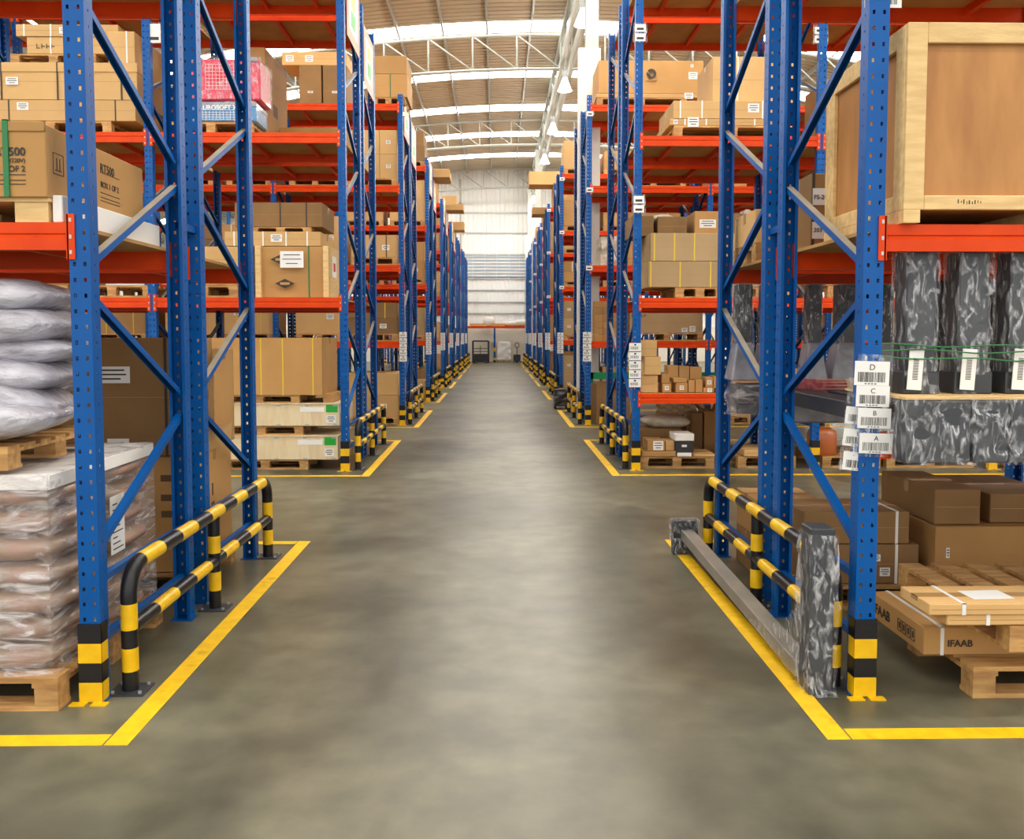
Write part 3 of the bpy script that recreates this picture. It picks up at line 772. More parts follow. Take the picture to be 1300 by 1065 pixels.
cpx(212, 313, 305, 344, Y2, .9, 'beige carton on two stacked pallets, left of the diamond emblem carton', zb=2.315, m='carton_light')
# floor: crates
def flat_crate(px0, px1, py0, py1, Y, dep, zb, label):
    dep = .95; x0, x1, z0, z1 = PX(px0, py0, px1, py1, Y); z0 = zb; cx = (x0 + x1) / 2; w = (x1 - x0) / 2; h = z1 - z0
    r = empty('plywood_crate', (cx, Y + dep / 2, z0), label, 'crate')
    q = MB(); q.box(-w, w, -dep / 2, dep / 2, 0, h - .012, 'plywood_pale'); q.build('crate_body', r, bevel=.003)
    q = MB(); q.box(-w - .01, w + .01, -dep / 2 - .01, dep / 2 + .01, h - .012, h, 'plywood_pale'); q.build('lid', r)
    q = MB(); q.box(w * .35, w * .75, -dep / 2 - .003, -dep / 2, h * .62, h * .82, 'paper'); q.build('paper_label', r)
    q = MB(); q.box(w * .78, w * .97, -dep / 2 - .003, -dep / 2, h * .60, h * .93, 'green_label'); q.build('sticker', r)['label'] = 'green sticker'
    paper(r, w * .86, -dep / 2 - .003, h * .3, .11, .09)
    for k in range(5):
        x = -w + .05 + (2 * w - .1) * k / 4; q = MB(); q.box(x - .025, x + .025, -dep / 2 - .004, -dep / 2 + .0, h - .035, h - .012, 'galv'); q.build('clip', r); q = MB(); q.box(x - .025, x + .025, -dep / 2 - .004, -dep / 2, 0, .02, 'galv'); q.build('clip', r)
    return z1
ppx(280, 390, Y2 + .02, 1.0, 0, 'floor pallet under the lower plywood crate, second left rack', h=.115, group='wooden pallets')
z = flat_crate(272, 429, 553, 584, Y2, 1.1, .12, 'long pale plywood crate with green sticker, lower of two stacked')
ppx(278, 384, Y2 + .02, 1.0, z + .002, 'pallet between the two plywood crates, second left rack', h=.11, group='wooden pallets')
z = flat_crate(276, 431, 512, 541, Y2, 1.1, z + .115, 'long pale plywood crate with green sticker, upper of two stacked')
ppx(277, 380, Y2 + .02, 1.0, z + .002, 'pallet under the yellow strapped carton, second left rack', h=.09, group='wooden pallets')
cpx(262, 429, 409, 503, Y2, 1.05, 'large brown carton with yellow straps on the stacked plywood crates', zb=z + .095, straps=((.2, 'yellow_strap'), (.47, 'yellow_strap'), (.66, 'yellow_strap'), (.92, 'yellow_strap')))
cpx(410, 500, 424, 510, Y2 + .1, .5, 'small flat carton at the end of the yellow strapped carton', zb=z + .002)
for k, (pa, pb) in enumerate(((214, 262), (92, 190), (-22, 80))):
    ppx(pa, pb, Y2, 1.0, 0, 'floor pallet of second left rack, %s beyond the plywood crates' % NTH[k + 1], group='wooden pallets')
    cpx(pa + 1, 520 - k * 30, pb - 1, 580, Y2, .95, 'brown carton on the floor pallet of second left rack, %s beyond the crates' % NTH[k + 1], zb=.145)
for k, (p0, p1) in enumerate(((95, 195), (-20, 90))):
    ppx(p0, p1, Y2, 1.0, 2.025, 'pallet on the middle shelf of second left rack, %s beyond the stacked pallets' % NTH[k + 1], group='wooden pallets')
    if k: cpx(p0 + 3, 300, p1 - 3, 360, Y2, .95, 'carton on the middle shelf of second left rack, %s beyond the stacked pallets' % NTH[k + 1], zb=2.17)
# rear bays of rack 2 left, upper and middle
for k, x in enumerate((-2.4,)):
    carton(x - .45, x + .4, 11.56, 12.5, 3.905, 4.30 + .1 * (k % 2), 'carton at the rear of second left rack, upper shelf, %s from the aisle' % NTH[k + 1], 'carton')
# yellow tags on the beam
for s_, px in (('10', 90), ('4', 326)):
    xx, zz = at(px, 383, 10.1); r = empty('shelf_number', (xx, 10.137, zz), 'small white number plate on the %s orange beam of the second left rack' % ('outer bay' if s_ == '10' else 'first bay'), 'number plate')
    q = MB(); q.box(-.06, .06, -.003, 0, -.05, .05, 'paper'); q.build('plate', r); text(s_, r, (0, -.0035, -.03), .09, 'ink', align='CENTER', bold=.002)
# ---- row 3 left, hand placed ------------------------------------------------------
for i, (a, b_) in enumerate(((380, 408), (410, 440))):
    cpx(a, 83, b_, 149, 16.68, .75, 'tall dark carton on the top shelf of third left rack, %s from the aisle' % ('second' if i == 0 else 'first'), zb=5.70, m='carton_dark', texts=(('MUSKA', .15, .12, .12),), labels=((.5, .48, .1, .04),))
ppx(379, 442, 16.68, .75, 5.56, 'pallet under the two tall dark cartons, top of third left rack', group='wooden pallets')
cpx(358, 66, 440, 81, 16.68, .75, 'long light carton across the two tall dark cartons', zb=5.70 + (at(400, 83, 16.68)[1] - 5.70) + .004, m='carton_light', labels=((.12, .5, .15, .12), (.42, .5, .15, .12)))
Y3 = 15.30
ppx(475, 517, Y3, .9, 5.56, 'pallet at the aisle end of third left rack, top shelf', h=.13, group='wooden pallets')
c, z = cpx(474, 94, 517, 130, Y3, .9, 'yellow banded carton at the aisle end of the top shelf, third left rack', zb=5.695, straps=((.5, 'green_strap'),))
cpx(470, 71, 516, 92, Y3 - .0, .9, 'upper carton at the aisle end of the top shelf, third left rack', zb=z + .004)
# ---- right rack 1 -------------------------------------------------------------------
def big_crate():
    x0, x1, y0, y1, z0, z1 = 1.725, 3.02, 3.68, 4.58, 2.072, 2.905
    r = empty('plywood_crate', ((x0 + x1) / 2, (y0 + y1) / 2, z0), 'huge timber framed plywood crate on the near right shelf', 'crate')
    w, d, h = (x1 - x0) / 2, (y1 - y0) / 2, z1 - z0; f = .022; sk = .055
    q = MB(); q.box(-w + f, w - f, -d + f, d - f, sk, h - f, 'plywood'); q.build('panel', r)['label'] = 'reddish plywood panel'
    bw = .085
    def bd(*a): k = MB(); k.box(*a, 'wood_pale'); k.build('frame_board', r, bevel=.003)
    for s in (-1, 1):
        ya, yb = (s * d, s * (d - f))
        bd(-w, -w + bw, ya, yb, sk, h); bd(w - bw, w, ya, yb, sk, h); bd(-w + bw, w - bw, ya, yb, h - bw, h); bd(-w + bw, w - bw, ya, yb, sk, sk + .06)
        xa, xb = (s * w, s * (w - f))
        e = d - f
        bd(xa, xb, -e, -e + bw, sk, h); bd(xa, xb, e - bw, e, sk, h); bd(xa, xb, -e + bw, e - bw, h - bw, h); bd(xa, xb, -e + bw, e - bw, sk, sk + .07)
    q = MB(); q.box(-w + f, w - f, -d + f, d - f, h - f, h, 'plywood'); q.build('top_panel', r)
    for xx in (-w, -.06, w - .12): k = MB(); k.box(xx, xx + .07, -d, d, 0, sk, 'wood_pale'); k.build('skid', r)
    q = MB()
    for k in range(9): q.box(-.42 + k * .012 + rnd.uniform(0, .004), -.414 + k * .012, -d - .0015, -d, sk + .02 + rnd.uniform(0, .01), sk + .034 + rnd.uniform(0, .01), 'ink')
    q.build('stamp', r)
big_crate()
c = carton(1.885, 2.55, 5.22, 5.66, 2.072, 2.56, 'brown carton with black bands and number label behind the huge crate', 'carton_dark', straps=((.02, 'dark_strap'),))
q = MB(); q.box(-.325, -.20, -.224, -.2215, .30, .40, 'paper'); q.build('paper_label', c); text('FS-203', c, (-.318, -.2245, .335), .036, 'ink', bold=.0008)
q = MB(); q.box(-.325, -.25, -.224, -.2215, .10, .20, 'paper'); q.build('paper_label', c); text('203', c, (-.315, -.2245, .14), .034, 'ink', bold=.0008)
carton(1.70, 2.5, 5.72, 6.22, 2.20, 2.42, 'light carton on a pallet at the rear of the near right shelf', 'carton_light')
pallet(1.70, 2.5, 5.70, 6.24, 2.072, 'pallet at the rear of the near right shelf', h=.125, group='wooden pallets')
# wrapped steel frames on cross bars
def wrapped_post(x, y, z0, h, w, d, label, m='steel_dark', tagl=True, seed=1, barlen=0, group='film-wrapped steel posts standing on the near right shelf', foot=True):
    r = empty('wrapped_steel_post', (x, y, z0), label, 'steel post', group)
    q = MB(); q.box(-w / 2, w / 2, -d / 2, d / 2, 0, h, m); q.build('steel_tube', r, bevel=.006)
    b = MB(); film_shell(b, -w / 2 - .009, w / 2 + .009, -d / 2 - .009, d / 2 + .009, 0.0, h + .006, 'film_thin', .022, 14, 9, seed)
    b.build('film_wrap', r, smooth=True, smooth_angle=70)
    if foot:
        q = MB(); q.box(-w * .62, w * .62, -d * .6, d * .6, 0, .10, 'steel_dark'); q.build('foot_block', r, bevel=.005)
    if tagl:
        q = MB(); M = Matrix.Translation((-w * .30, -d / 2 - .03, .02)) @ Matrix.Rotation(.06, 4, 'Y')
        q.box(-.032, .032, -.002, .002, 0, .18, 'paper', M)
        for k in range(14): q.box(-.012, .012, -.0028, -.002, .045 + k * .007, .0485 + k * .007, 'ink', M)
        q.build('tag', r)['label'] = 'white barcode tag'
    return r
ZB = 1.335
def wl(px, Y): return at(px, 420, Y)[0]
# wrapped long tubes (along the depth of the rack) under the posts, with their square end plates
barN = 0
for px0, px1 in ((1119, 1196), (1200, 1241), (1245, 1302), (1306, 1372)):
    barN += 1
    x0, x1 = wl(px0, 3.83), wl(px1, 3.83); cx = (x0 + x1) / 2; w = (x1 - x0) / 2
    r = empty('wrapped_steel_bar', (cx, 4.82, 1.06), 'film-wrapped dark steel bar lying under the posts, %s from the aisle' % NTH[barN], 'steel bar', 'film-wrapped steel bars on the near right shelf')
    q = MB(); q.box(-w, w, -1.25, -1.13, 0, .262, 'steel_dark'); q.build('end_plate', r, bevel=.006)
    q = MB(); q.box(-w * .6, w * .6, -1.13, .9, .115, .2, 'steel_dark'); q.build('cross_tube', r, bevel=.006)
    b = MB(); film_shell(b, -w - .008, w + .008, -1.265, -1.12, -.006, .268, 'film_thin', .035, 16, 8, barN * 4); b.build('film_wrap', r, smooth=True, smooth_angle=80)
# orange support beams that carry them: bare timber edge seen at the front
q = MB(); q.box(-.97, .95, -.27, .36, 0, .01, 'wood_pale'); o = q.build('timber_board'); o.location = (2.68, 3.86, 1.325); tag(o, 'thin timber board laid across the wrapped steel frames', 'board')
PS = [(1142, 1180, 3.86, .625, 'first'), (1208, 1246, 3.86, .625, 'third'), (1272, 1312, 3.86, .625, 'fifth')]
for a, b_, Y, h, nth in PS:
    wrapped_post((wl(a, Y) + wl(b_, Y)) / 2, Y, ZB, h, wl(b_, Y) - wl(a, Y), .12, 'tall dark steel post in shiny clear film with barcode tag, %s from the aisle' % nth, seed=a)
for a, b_, Y, h, nth in ((1184, 1209, 4.12, .60, 'second'), (1252, 1272, 4.12, .60, 'fourth')):
    wrapped_post((wl(a, Y) + wl(b_, Y)) / 2, Y, ZB + (.0 if 1 else 0), h * .86, (wl(b_, Y) - wl(a, Y)), .12, 'darker film-wrapped steel post standing between the front ones, %s from the aisle' % nth, seed=a, tagl=True)
# carrying beams of that level belong to the rack
RB = RACKS[(1, 1)]
for yy, rot in ((0, 0), (DOFF[3] + .08, PI)):
    for k in range(2):
        L_ = 2.12 - .088
        o = inst('load_beam', beam_cache[L_], (.044 + 2.12 * k + (L_ if rot else 0), yy, 1.172), RB, (0, 0, rot))
# rear group
r = empty('wrapped_steel_bar', (2.05, 5.95, 1.06), 'long film-wrapped steel bar across the rear of the near right rack', 'steel bar')
q = MB(); q.box(-.42, 1.6, -.14, .1, 0.0, .20, 'steel_dark'); q.build('cross_tube', r, bevel=.006)
b = MB(); film_shell(b, -.44, 1.62, -.155, .115, -.02, .21, 'film', .04, 18, 6, 5); b.build('film_wrap', r, smooth=True, smooth_angle=80)
for i, (a, b_) in enumerate(((932, 951), (964, 980), (1022, 1038), (1059, 1081), (1110, 1128))):
    Y = 6.0; r_ = wrapped_post((wl(a, Y) + wl(b_, Y)) / 2, Y - .02, 1.28, .66, wl(b_, Y) - wl(a, Y), .11, 'dull film-wrapped steel post at the rear of the near right rack, %s from the aisle' % NTH[i + 1], seed=a, tagl=False, foot=False)
    q = MB(); ww = (wl(b_, Y) - wl(a, Y)) / 2
    q.poly([(-ww * 1.9, -.1, 0), (ww * 1.9, -.1, 0), (ww * 1.9, .1, 0), (-ww * 1.9, .1, 0), (-ww * 1.05, -.07, .26), (ww * 1.05, -.07, .26), (ww * 1.05, .07, .26), (-ww * 1.05, .07, .26)], [(0, 3, 2, 1), (4, 5, 6, 7), (0, 1, 5, 4), (1, 2, 6, 5), (2, 3, 7, 6), (3, 0, 4, 7)], 'greywrap'); q.build('wrapped_foot', r_, bevel=.01)
for i, (px, w_, m_, nm, lb, ct) in enumerate(((1030, .42, 'fabric_red', 'fabric_roll', 'red patterned fabric roll lying among the wrapped steel posts', 'roll'), (1064, .34, 'tube_paper', 'cardboard_tube', 'beige cardboard tube lying beside the red fabric roll', 'tube'))):
    x = wl(px, 5.3); b = MB(); b.tube([(x - w_ / 2, 5.3 + .02 * i, 1.27 + .0), (x - w_ / 2 + .04, 5.3, 1.275), (x + w_ / 2, 5.3, 1.275)], [.04, .05, .05], m_, n=14)
    o = b.build(nm, smooth=True, origin=(x, 5.3, 1.225)); tag(o, lb, ct)
b = MB(); b.box(wl(1000, 5.25), wl(1100, 5.25), 5.2, 5.45, 1.06, 1.222, 'greywrap'); o = b.build('wrapped_package', origin=(2.1, 5.32, 1.06), bevel=.012); tag(o, 'grey film-wrapped package under the red fabric roll', 'package')
# green twine
b = MB()
for dz, sg in ((.0, 0), (-.022, .004), (-.05, .01)):
    pts = []
    for k in range(25):
        x = 1.60 + k * .07; pts.append((x, 3.755 + .012 * math.sin(k * 1.1 + dz * 50), 1.555 + dz - .010 * math.sin(PI * k / 24) * (1 + sg * 100) + .006 * math.sin(k * .9 + dz * 90)))
    b.tube(pts, .0035, 'green_strap', n=6)
o = b.build('twine', origin=(2.4, 3.755, 1.55)); tag(o, 'dark green twine tied round the near right post and the wrapped steel posts', 'twine')
# placards on the near right post
def sheet(r, x, z, w, h, letter, y=0, rot=0, name='sheet'):
    M = Matrix.Translation((x, y, z)) @ Matrix.Rotation(rot, 4, 'Y')
    q = MB(); q.box(-w / 2, w / 2, -.001, .001, -h / 2, h / 2, 'paper', M)
    xx = -w * .40; rr = random.Random(int(z * 1000) + ord(letter))
    while xx < w * .38:
        ww = rr.choice((.0009, .0016, .0026)); q.box(xx, xx + ww, -.0016, -.001, -h * .36, h * .05, 'ink', M); xx += ww + rr.choice((.001, .0018, .003))
    for k in range(4): q.box(-w * .2 + k * .014, -w * .2 + k * .014 + .009, -.0016, -.001, -h * .45, -h * .41, 'ink', M)
    o = q.build(name, r)
    t = text(letter, o, M @ Vector((0, -.0015, h * .14)), h * .34, 'ink', align='CENTER', rot=(PI / 2, rot, 0)); return o
Yp = 3.70
x1_, z_ = at(1106, 516, Yp)
r = empty('barcode_placard', (x1_, Yp, z_), 'hanging strip of four barcode sheets lettered D C B A on the near right post', 'placard')
for L_, px, py, ww, hh in (('D', 1107, 474, 45, 31), ('C', 1108, 503, 43, 27), ('B', 1110, 531, 43, 26), ('A', 1112, 563, 43, 26)):
    xx, zz = at(px, py, Yp); sheet(r, xx - x1_, zz - z_, ww * Yp / F, hh * Yp / F, L_, rot=.03)
q = MB()
for py0, py1 in ((450, 580),):
    xa, za = at(1085, py1, Yp); xb, zb_ = at(1133, py0, Yp); M = Matrix.Rotation(.03, 4, 'Y'); q.box(xa - x1_, xb - x1_, .002, .004, za - z_, zb_ - z_, 'film_thin', M)
q.build('clear_sleeve', r)
Yp = 3.73; x2_, z2_ = at(1090, 540, Yp)
r = empty('barcode_placard', (x2_, Yp, z2_), 'slanting second barcode strip behind the lettered one, red back edge', 'placard')
for L_, px, py, ww, hh in (('A', 1091, 586, 43, 24), ('B', 1089, 556, 38, 22), ('C', 1092, 528, 38, 22)):
    xx, zz = at(px, py, Yp); sheet(r, xx - x2_, zz - z2_, ww * Yp / F, hh * Yp / F, L_, rot=.10)
xa, za = at(1112, 604, Yp); q = MB(); q.box(xa - x2_ - .005, xa - x2_ + .004, .002, .004, za - z2_, za - z2_ + .12, 'ink_red'); q.build('red_edge', r)
q = MB(); xa, za = at(1070, 598, Yp); xb, zb_ = at(1112, 480, Yp); M = Matrix.Rotation(.10, 4, 'Y'); q.box(xa - x2_, xb - x2_, .002, .004, za - z2_, zb_ - z2_, 'film_thin', M); q.build('clear_sleeve', r)
xx, zz = at(1123, 2, 3.75); r = empty('barcode_placard', (xx, 3.765, zz), 'white barcode plate high on the near right post at the picture top', 'placard'); sheet(r, 0, .03, .16, .10, 'F')
# floor loads, right rack 1
pallet(2.09, 3.25, 3.69, 4.80, 0, 'floor pallet under the flat printed carton at the near right', group='wooden pallets')
c = carton(1.928, 3.10, 3.81, 4.37, .15, .276, 'long flat carton lettered IFAAB on the near right floor pallet', 'carton', straps=((.07, 'white_strap'),), tape=False)
text('IFAAB', c, (-.586 + .105, -.2845, .040), .044, 'ink', bold=.0007)
for s_, yy in (('IFAAB', .24),): text(s_, c, (-.5885, yy, .035), .07, 'ink', rot=(PI / 2, 0, -PI / 2), bold=.001)
for k in range(4):
    q = MB(); y0 = -.06 - k * .045
    for (a, b_, c_, d_) in ((y0, y0 + .036, .03, .033), (y0, y0 + .036, .085, .088), (y0, y0 + .002, .03, .088), (y0 + .034, y0 + .036, .03, .088), (y0 + .012, y0 + .024, .045, .075)): q.box(-.588, -.586, a, b_, c_, d_, 'ink')
    q.build('print_mark', c)
q = MB(); q.box(-.25, .1, -.2765, -.275, .03, .034, 'ink'); q.box(-.25, .05, -.2765, -.275, .045, .049, 'ink'); q.build('print_line', c)
pallet(2.13, 3.27, 3.50, 4.50, .279, 'slatted pallet resting on the flat IFAAB carton, near right', h=.107, group='wooden pallets', along='y')
carton(1.87, 3.1, 3.51, 3.72, .389, .435, 'lower of two thin strapped cartons on the slatted pallet, near right', 'carton_light', straps=((.14, 'white_strap'),))
c = carton(1.79, 3.1, 3.50, 3.76, .437, .482, 'upper of two thin strapped cartons on the slatted pallet, paper sheet on top', 'carton_light', straps=((.11, 'white_strap'), (.47, 'white_strap')), bev=.002)
q = MB(); q.box(-.44, -.26, -.05, .07, .0465, .048, 'paper', Matrix.Rotation(.05, 4, 'Z')); q.build('paper_sheet', c)['label'] = 'white paper sheet'
pallet(1.78, 2.47, 4.92, 5.6, 0, 'pallet under the two dark strapped cartons, near right rack', group='wooden pallets')
c = carton(1.80, 2.46, 4.95, 5.35, .145, .375, 'dark strapped carton with two stickers, lower of the pair behind the striped post', 'carton_dark', labels=((.62, .66, .05, .04), (.7, .3, .06, .05)), straps=((.8, 'white_strap'),))
c = carton(1.78, 2.40, 4.95, 5.35, .38, .57, 'dark carton with white strap, upper of the pair behind the striped post', 'carton_dark', straps=((.88, 'white_strap'),), texts=(('BORANDE', .45, .6, .03),))
pallet(2.54, 3.6, 4.90, 5.8, 0, 'pallet under the long brown cartons, near right rack', group='wooden pallets')
carton(2.54, 3.60, 4.92, 5.75, .145, .485, 'wide brown carton under the two long cartons, near right rack', 'carton', rot=0, labels=((.07, .55, .02, .06),))
carton(2.55, 2.82, 4.96, 5.66, .49, .695, 'long brown carton pointing at the camera, topmost near right floor load', 'carton_dark')
carton(2.90, 3.35, 5.0, 5.7, .49, .66, 'dark film-covered carton right of the long pointing carton', 'carton_dark')
carton(1.70, 2.18, 5.60, 6.06, 0.0, .27, 'brown carton on the floor behind the striped rail, lower of two', 'carton_dark')
carton(1.69, 2.12, 5.58, 6.02, .275, .52, 'brown carton behind the striped rail, upper of two', 'carton')
# L-shaped wrapped steel piece on the floor before the guard rail
r = empty('wrapped_steel_post', (1.345, 3.80, 0), 'film-wrapped steel post standing on the floor before the right guard rail, long bar behind', 'steel post')
x0, _ = at(1027, 800, 3.83); q = MB()
px0 = at(1021, 780, 3.80)[0] - 1.345; px1 = at(1051, 780, 3.80)[0] - 1.345
q.box(px0, px1, -.07, .06, 0, .748, 'steel_dark'); q.build('steel_tube', r, bevel=.006)
b = MB(); film_shell(b, px0 - .012, px1 + .012, -.085, .075, 0.0, .72, 'film_thin', .03, 18, 8, 9); b.build('film_wrap', r, smooth=True, smooth_angle=75)
xe0, ye = at(868, 680, 6.2)[0] - 1.345, 6.2 - 3.80
q = MB(); q.bar((px0 + .03, .06, .07), (xe0 + .02, ye, .15), .09, .075, 'steel_bar'); q.build('long_bar', r, bevel=.004)['label'] = 'bare grey steel bar'
b = MB()   # the slack web of film between post and bar
A = [Vector((px0 - .012, 0, .62 - .06 * k)) for k in range(11)]; nA = 11
for k in range(10):
    a0, a1 = A[k], A[k + 1]
    f0, f1 = k / 10, (k + 1) / 10
    d0 = Vector((px0 - .03 + .0, .05 + .75 * f0 ** 2, .40 - .33 * f0)) if k else a0 + Vector((-.01, .03, -.01)); d1 = Vector((px0 - .03, .05 + .75 * f1 ** 2, .40 - .33 * f1))
    b.face([a0, a1, d1, d0], 'film_thin')
b.build('film_web', r)
q = MB(); q.box(xe0 - .08, xe0 + .10, ye - .02, ye + .06, 0, .25, 'steel_dark'); q.build('end_plate', r, bevel=.004)
b = MB(); film_shell(b, xe0 - .09, xe0 + .11, ye - .03, ye + .07, 0.005, .256, 'film_thin', .025, 12, 9, 4); b.build('film_wrap', r, smooth=True, smooth_angle=75)
# ---- right rack 2 --------------------------------------------------------------------
Yr = 10.20
ppx(852, 1000, Yr, 1.0, 3.88, 'pallet under the white strapped cartons, upper shelf of second right rack', group='wooden pallets')
c, z = cpx(850, 151, 1000, 167, Yr, 1.0, 'low carton with white straps and barcode, lower of two on the upper right shelf', zb=4.025, m='carton_light', straps=((.13, 'white_strap'), (.31, 'white_strap'), (.72, 'white_strap')), labels=((.2, .5, .13, .11), (.05, .5, .05, .05)))
c, z = cpx(855, 128, 1000, 150, Yr, .9, 'printed carton with white straps, upper of two on the upper right shelf', zb=z + .004, m='carton_light', straps=((.06, 'white_strap'), (.25, 'white_strap'), (.41, 'white_strap'), (.78, 'white_strap')), labels=((.7, .6, .13, .1),))
cpx(905, 72, 1010, 127, Yr + .1, .8, 'tall plain carton on the white strapped cartons, upper right', zb=z + .004, m='carton_light', straps=((.3, 'white_strap'),))
cpx(1056, 95, 1130, 166, Yr, .9, 'square carton at the far end of the upper shelf, second right rack', zb=3.885, m='carton_light')
ppx(1160, 1250, Yr, .9, 3.885, 'spare pallet on the upper shelf of second right rack, outer bay', group='wooden pallets')
# middle shelf: yellow strapped cartons
ppx(856, 918, Yr, 1.0, 2.022, 'pallet under the yellow strapped cartons, front right one', h=.125, group='wooden pallets'); ppx(926, 1000, Yr, 1.0, 2.022, 'pallet under the yellow strapped cartons, outer one', h=.125, group='wooden pallets')
cx0 = at(823, 350, Yr)[0]; cx1 = at(978, 350, Yr)[0]
c, z = cpx(823, 332, 978, 367, Yr, 1.05, 'long grey-brown carton with yellow straps, lower of two, middle right shelf', zb=2.15, m='carton_grey', straps=((.02, 'yellow_strap'), (.26, 'yellow_strap'), (.51, 'yellow_strap'), (.8, 'yellow_strap')))
c, z = cpx(826, 296, 985, 331, Yr, 1.05, 'long grey-brown carton with yellow straps, upper of two, middle right shelf', zb=z + .004, m='carton_grey', straps=((.03, 'yellow_strap'), (.19, 'yellow_strap'), (.35, 'yellow_strap'), (.58, 'yellow_strap'), (.78, 'yellow_strap')))
for i, (a, b_, p0, p1, m_) in enumerate(((800, 830, 274, 293, 'carton_dark'), (833, 872, 275, 292, 'carton_dark'), (880, 915, 268, 291, 'carton'), (922, 960, 272, 291, 'carton_dark'))):
    cpx(a + 2, p0, b_, p1, Yr + .35, .55, 'low carton on top of the yellow strapped cartons, %s from the aisle' % NTH[i + 1], zb=z + .004, m=m_, labels=((.5, .5, .2, .1),) if i == 2 else ())
for i, (a, b_, yy) in enumerate(((800, 872, .1), (930, 955, .2))):
    o = sack_mesh((b_ - a) * .0093 * .5, .3, .12, i + 77, 'kraft_foil').build('film_bundle', smooth=True, smooth_angle=180); o.location = (at((a + b_) / 2 + 4, 270, Yr + .6)[0], Yr + .6, z + .23 + .06 * i); tag(o, 'crumpled clear film bundle on the low cartons, %s from the aisle' % NTH[i + 1], 'film')
for k, (p0, p9) in enumerate(((1048, 1130), (1140, 1250), (1276, 1360))):
    ppx(p0, p9, Yr, 1.0, 2.022, 'pallet on the middle shelf of second right rack, outer, %s along' % NTH[k + 1], group='wooden pallets')
    cpx(p0, 335 - (k % 2) * 14, p9, 366, Yr, .95, 'carton on the middle shelf of second right rack, outer, %s along' % NTH[k + 1], zb=2.167, m=('carton', 'carton_dark')[k % 2])
# low shelf
LOW = [(813, 432, 834, 453, .0, 'carton_light'), (818, 453, 839, 476, -.02, 'carton_light'), (814, 476, 835, 499, .0, 'carton_light')]
z = .905
for i, (a, p0, b_, p1, dy, m_) in enumerate(reversed(LOW)):
    _, z = cpx(a, p0, b_, p1, Yr + .03 + dy, .3, 'square pale carton, %s of the three-high stack by the rack post' % ('bottom', 'middle', 'top')[i], zb=z + (.003 if i else 0), m=m_, group='three stacked pale cartons')
SM = [(840, 850, 475, 486), (841, 852, 487, 499), (858, 873, 486, 499), (855, 872, 480, 486), (874, 882, 483, 499), (883, 892, 482, 499), (876, 891, 466, 482), (893, 909, 492, 499), (896, 905, 479, 491), (906, 914, 478, 499), (862, 875, 465, 479), (848, 861, 464, 479)]
for i, (a, b_, p0, p1) in enumerate(SM):
    back = i in (6, 10, 11)
    zb = .905 if p1 > 495 else at(a, p1, Yr)[1] - 0.0
    if i == 0: zb = at(845, 487, Yr + .05)[1] + .004
    if i == 3: zb = at(865, 486, Yr + .05)[1] + .004
    if back: zb = .905
    if i == 8: zb = at(900, 492, Yr + .05)[1] + .004
    YY = Yr + (.45 if back else .05)
    cpx(a, p0, b_, p1, YY, .26, 'small parcel, low shelf of second right rack, %s' % ['leftmost upper', 'leftmost lower', 'wide with sticker in the middle', 'thin one on the middle parcel', 'narrow one right of the middle', 'next to the narrow one', 'large back row right', 'flat near the right', 'cube on the flat one', 'rightmost', 'large back row centre', 'large back row left'][i], zb=zb, m='carton', labels=((.5, .5, .05, .05),) if i in (1, 2, 7, 8) else (), group='small parcels on the low shelf')
for k in range(5):
    p0 = 925 + k * 62
    cpx(p0, 462 + (k * 7) % 15, p0 + 44, 499, Yr + .1, .4, 'parcel on the low shelf of second right rack, outer part, %s along' % NTH[k + 1], zb=.905, m=('carton', 'carton_light', 'carton_dark')[k % 3])
# floor
for k, (a, b_) in enumerate(((813, 908), (938, 1012), (1046, 1120), (1128, 1240), (1278, 1350))):
    ppx(a, b_, Yr + .02, 1.0, 0, 'floor pallet of the second right rack, %s from the aisle' % NTH[k + 1], m='wood', group='wooden pallets')
z0 = .145
cpx(815, 573, 858, 582, Yr, .5, 'flat carton at the aisle end of the floor pallet, second right rack', zb=z0)
zf = at(830, 573, Yr)[1] + .004
cpx(822, 559, 844, 573, Yr + .02, .35, 'carton with big white label on the flat carton, second right rack', zb=zf, labels=((.62, .5, .12, .11),))
cpx(845, 560, 858, 573, Yr + .05, .3, 'pale carton right of the one with a big label', zb=zf, m='carton_light')
c, z = cpx(860, 575, 878, 583, Yr, .3, 'small white box under the black bin, second right rack', zb=z0, m='paper', tape=False, name='white_box', cat='box')
x0, x1, za, zb_ = PX(857, 551, 881, 574, Yr)
r = empty('storage_bin', ((x0 + x1) / 2, Yr + .17, z + .002), 'black plastic bin with white lid on a small white box', 'bin')
w = (x1 - x0) / 2; h = zb_ - z
q = MB(); q.box(-w, w, -.16, .16, 0, h * .62, 'black_plastic'); q.build('bin_body', r, bevel=.008)
q = MB(); q.box(-w - .004, w + .004, -.164, .164, h * .62, h, 'foam'); q.build('lid', r, bevel=.008)
q = MB(); q.box(-.03, .03, -.163, -.16, h * .3, h * .42, 'paper'); q.build('paper_label', r)
cpx(881, 577, 909, 583, Yr, .5, 'thin flat carton right of the black bin, second right rack', zb=z0, m='carton_light')
cpx(945, 571, 990, 583, Yr, .5, 'wide flat carton on the second floor pallet, second right rack', zb=z0, m='carton_light', labels=((.6, .3, .08, .05),))
o = sack_mesh(.62, .5, .16, 91, 'kraft_foil').build('foam_roll', smooth=True, smooth_angle=180); o.location = (at(845, 548, Yr + .7)[0], Yr + .75, .5); tag(o, 'rolled pale padding on a carton, floor level of second right rack', 'roll')
carton(1.72, 2.30, Yr + .52, Yr + .98, z0, .42, 'dark carton under the rolled padding', 'carton_dark')
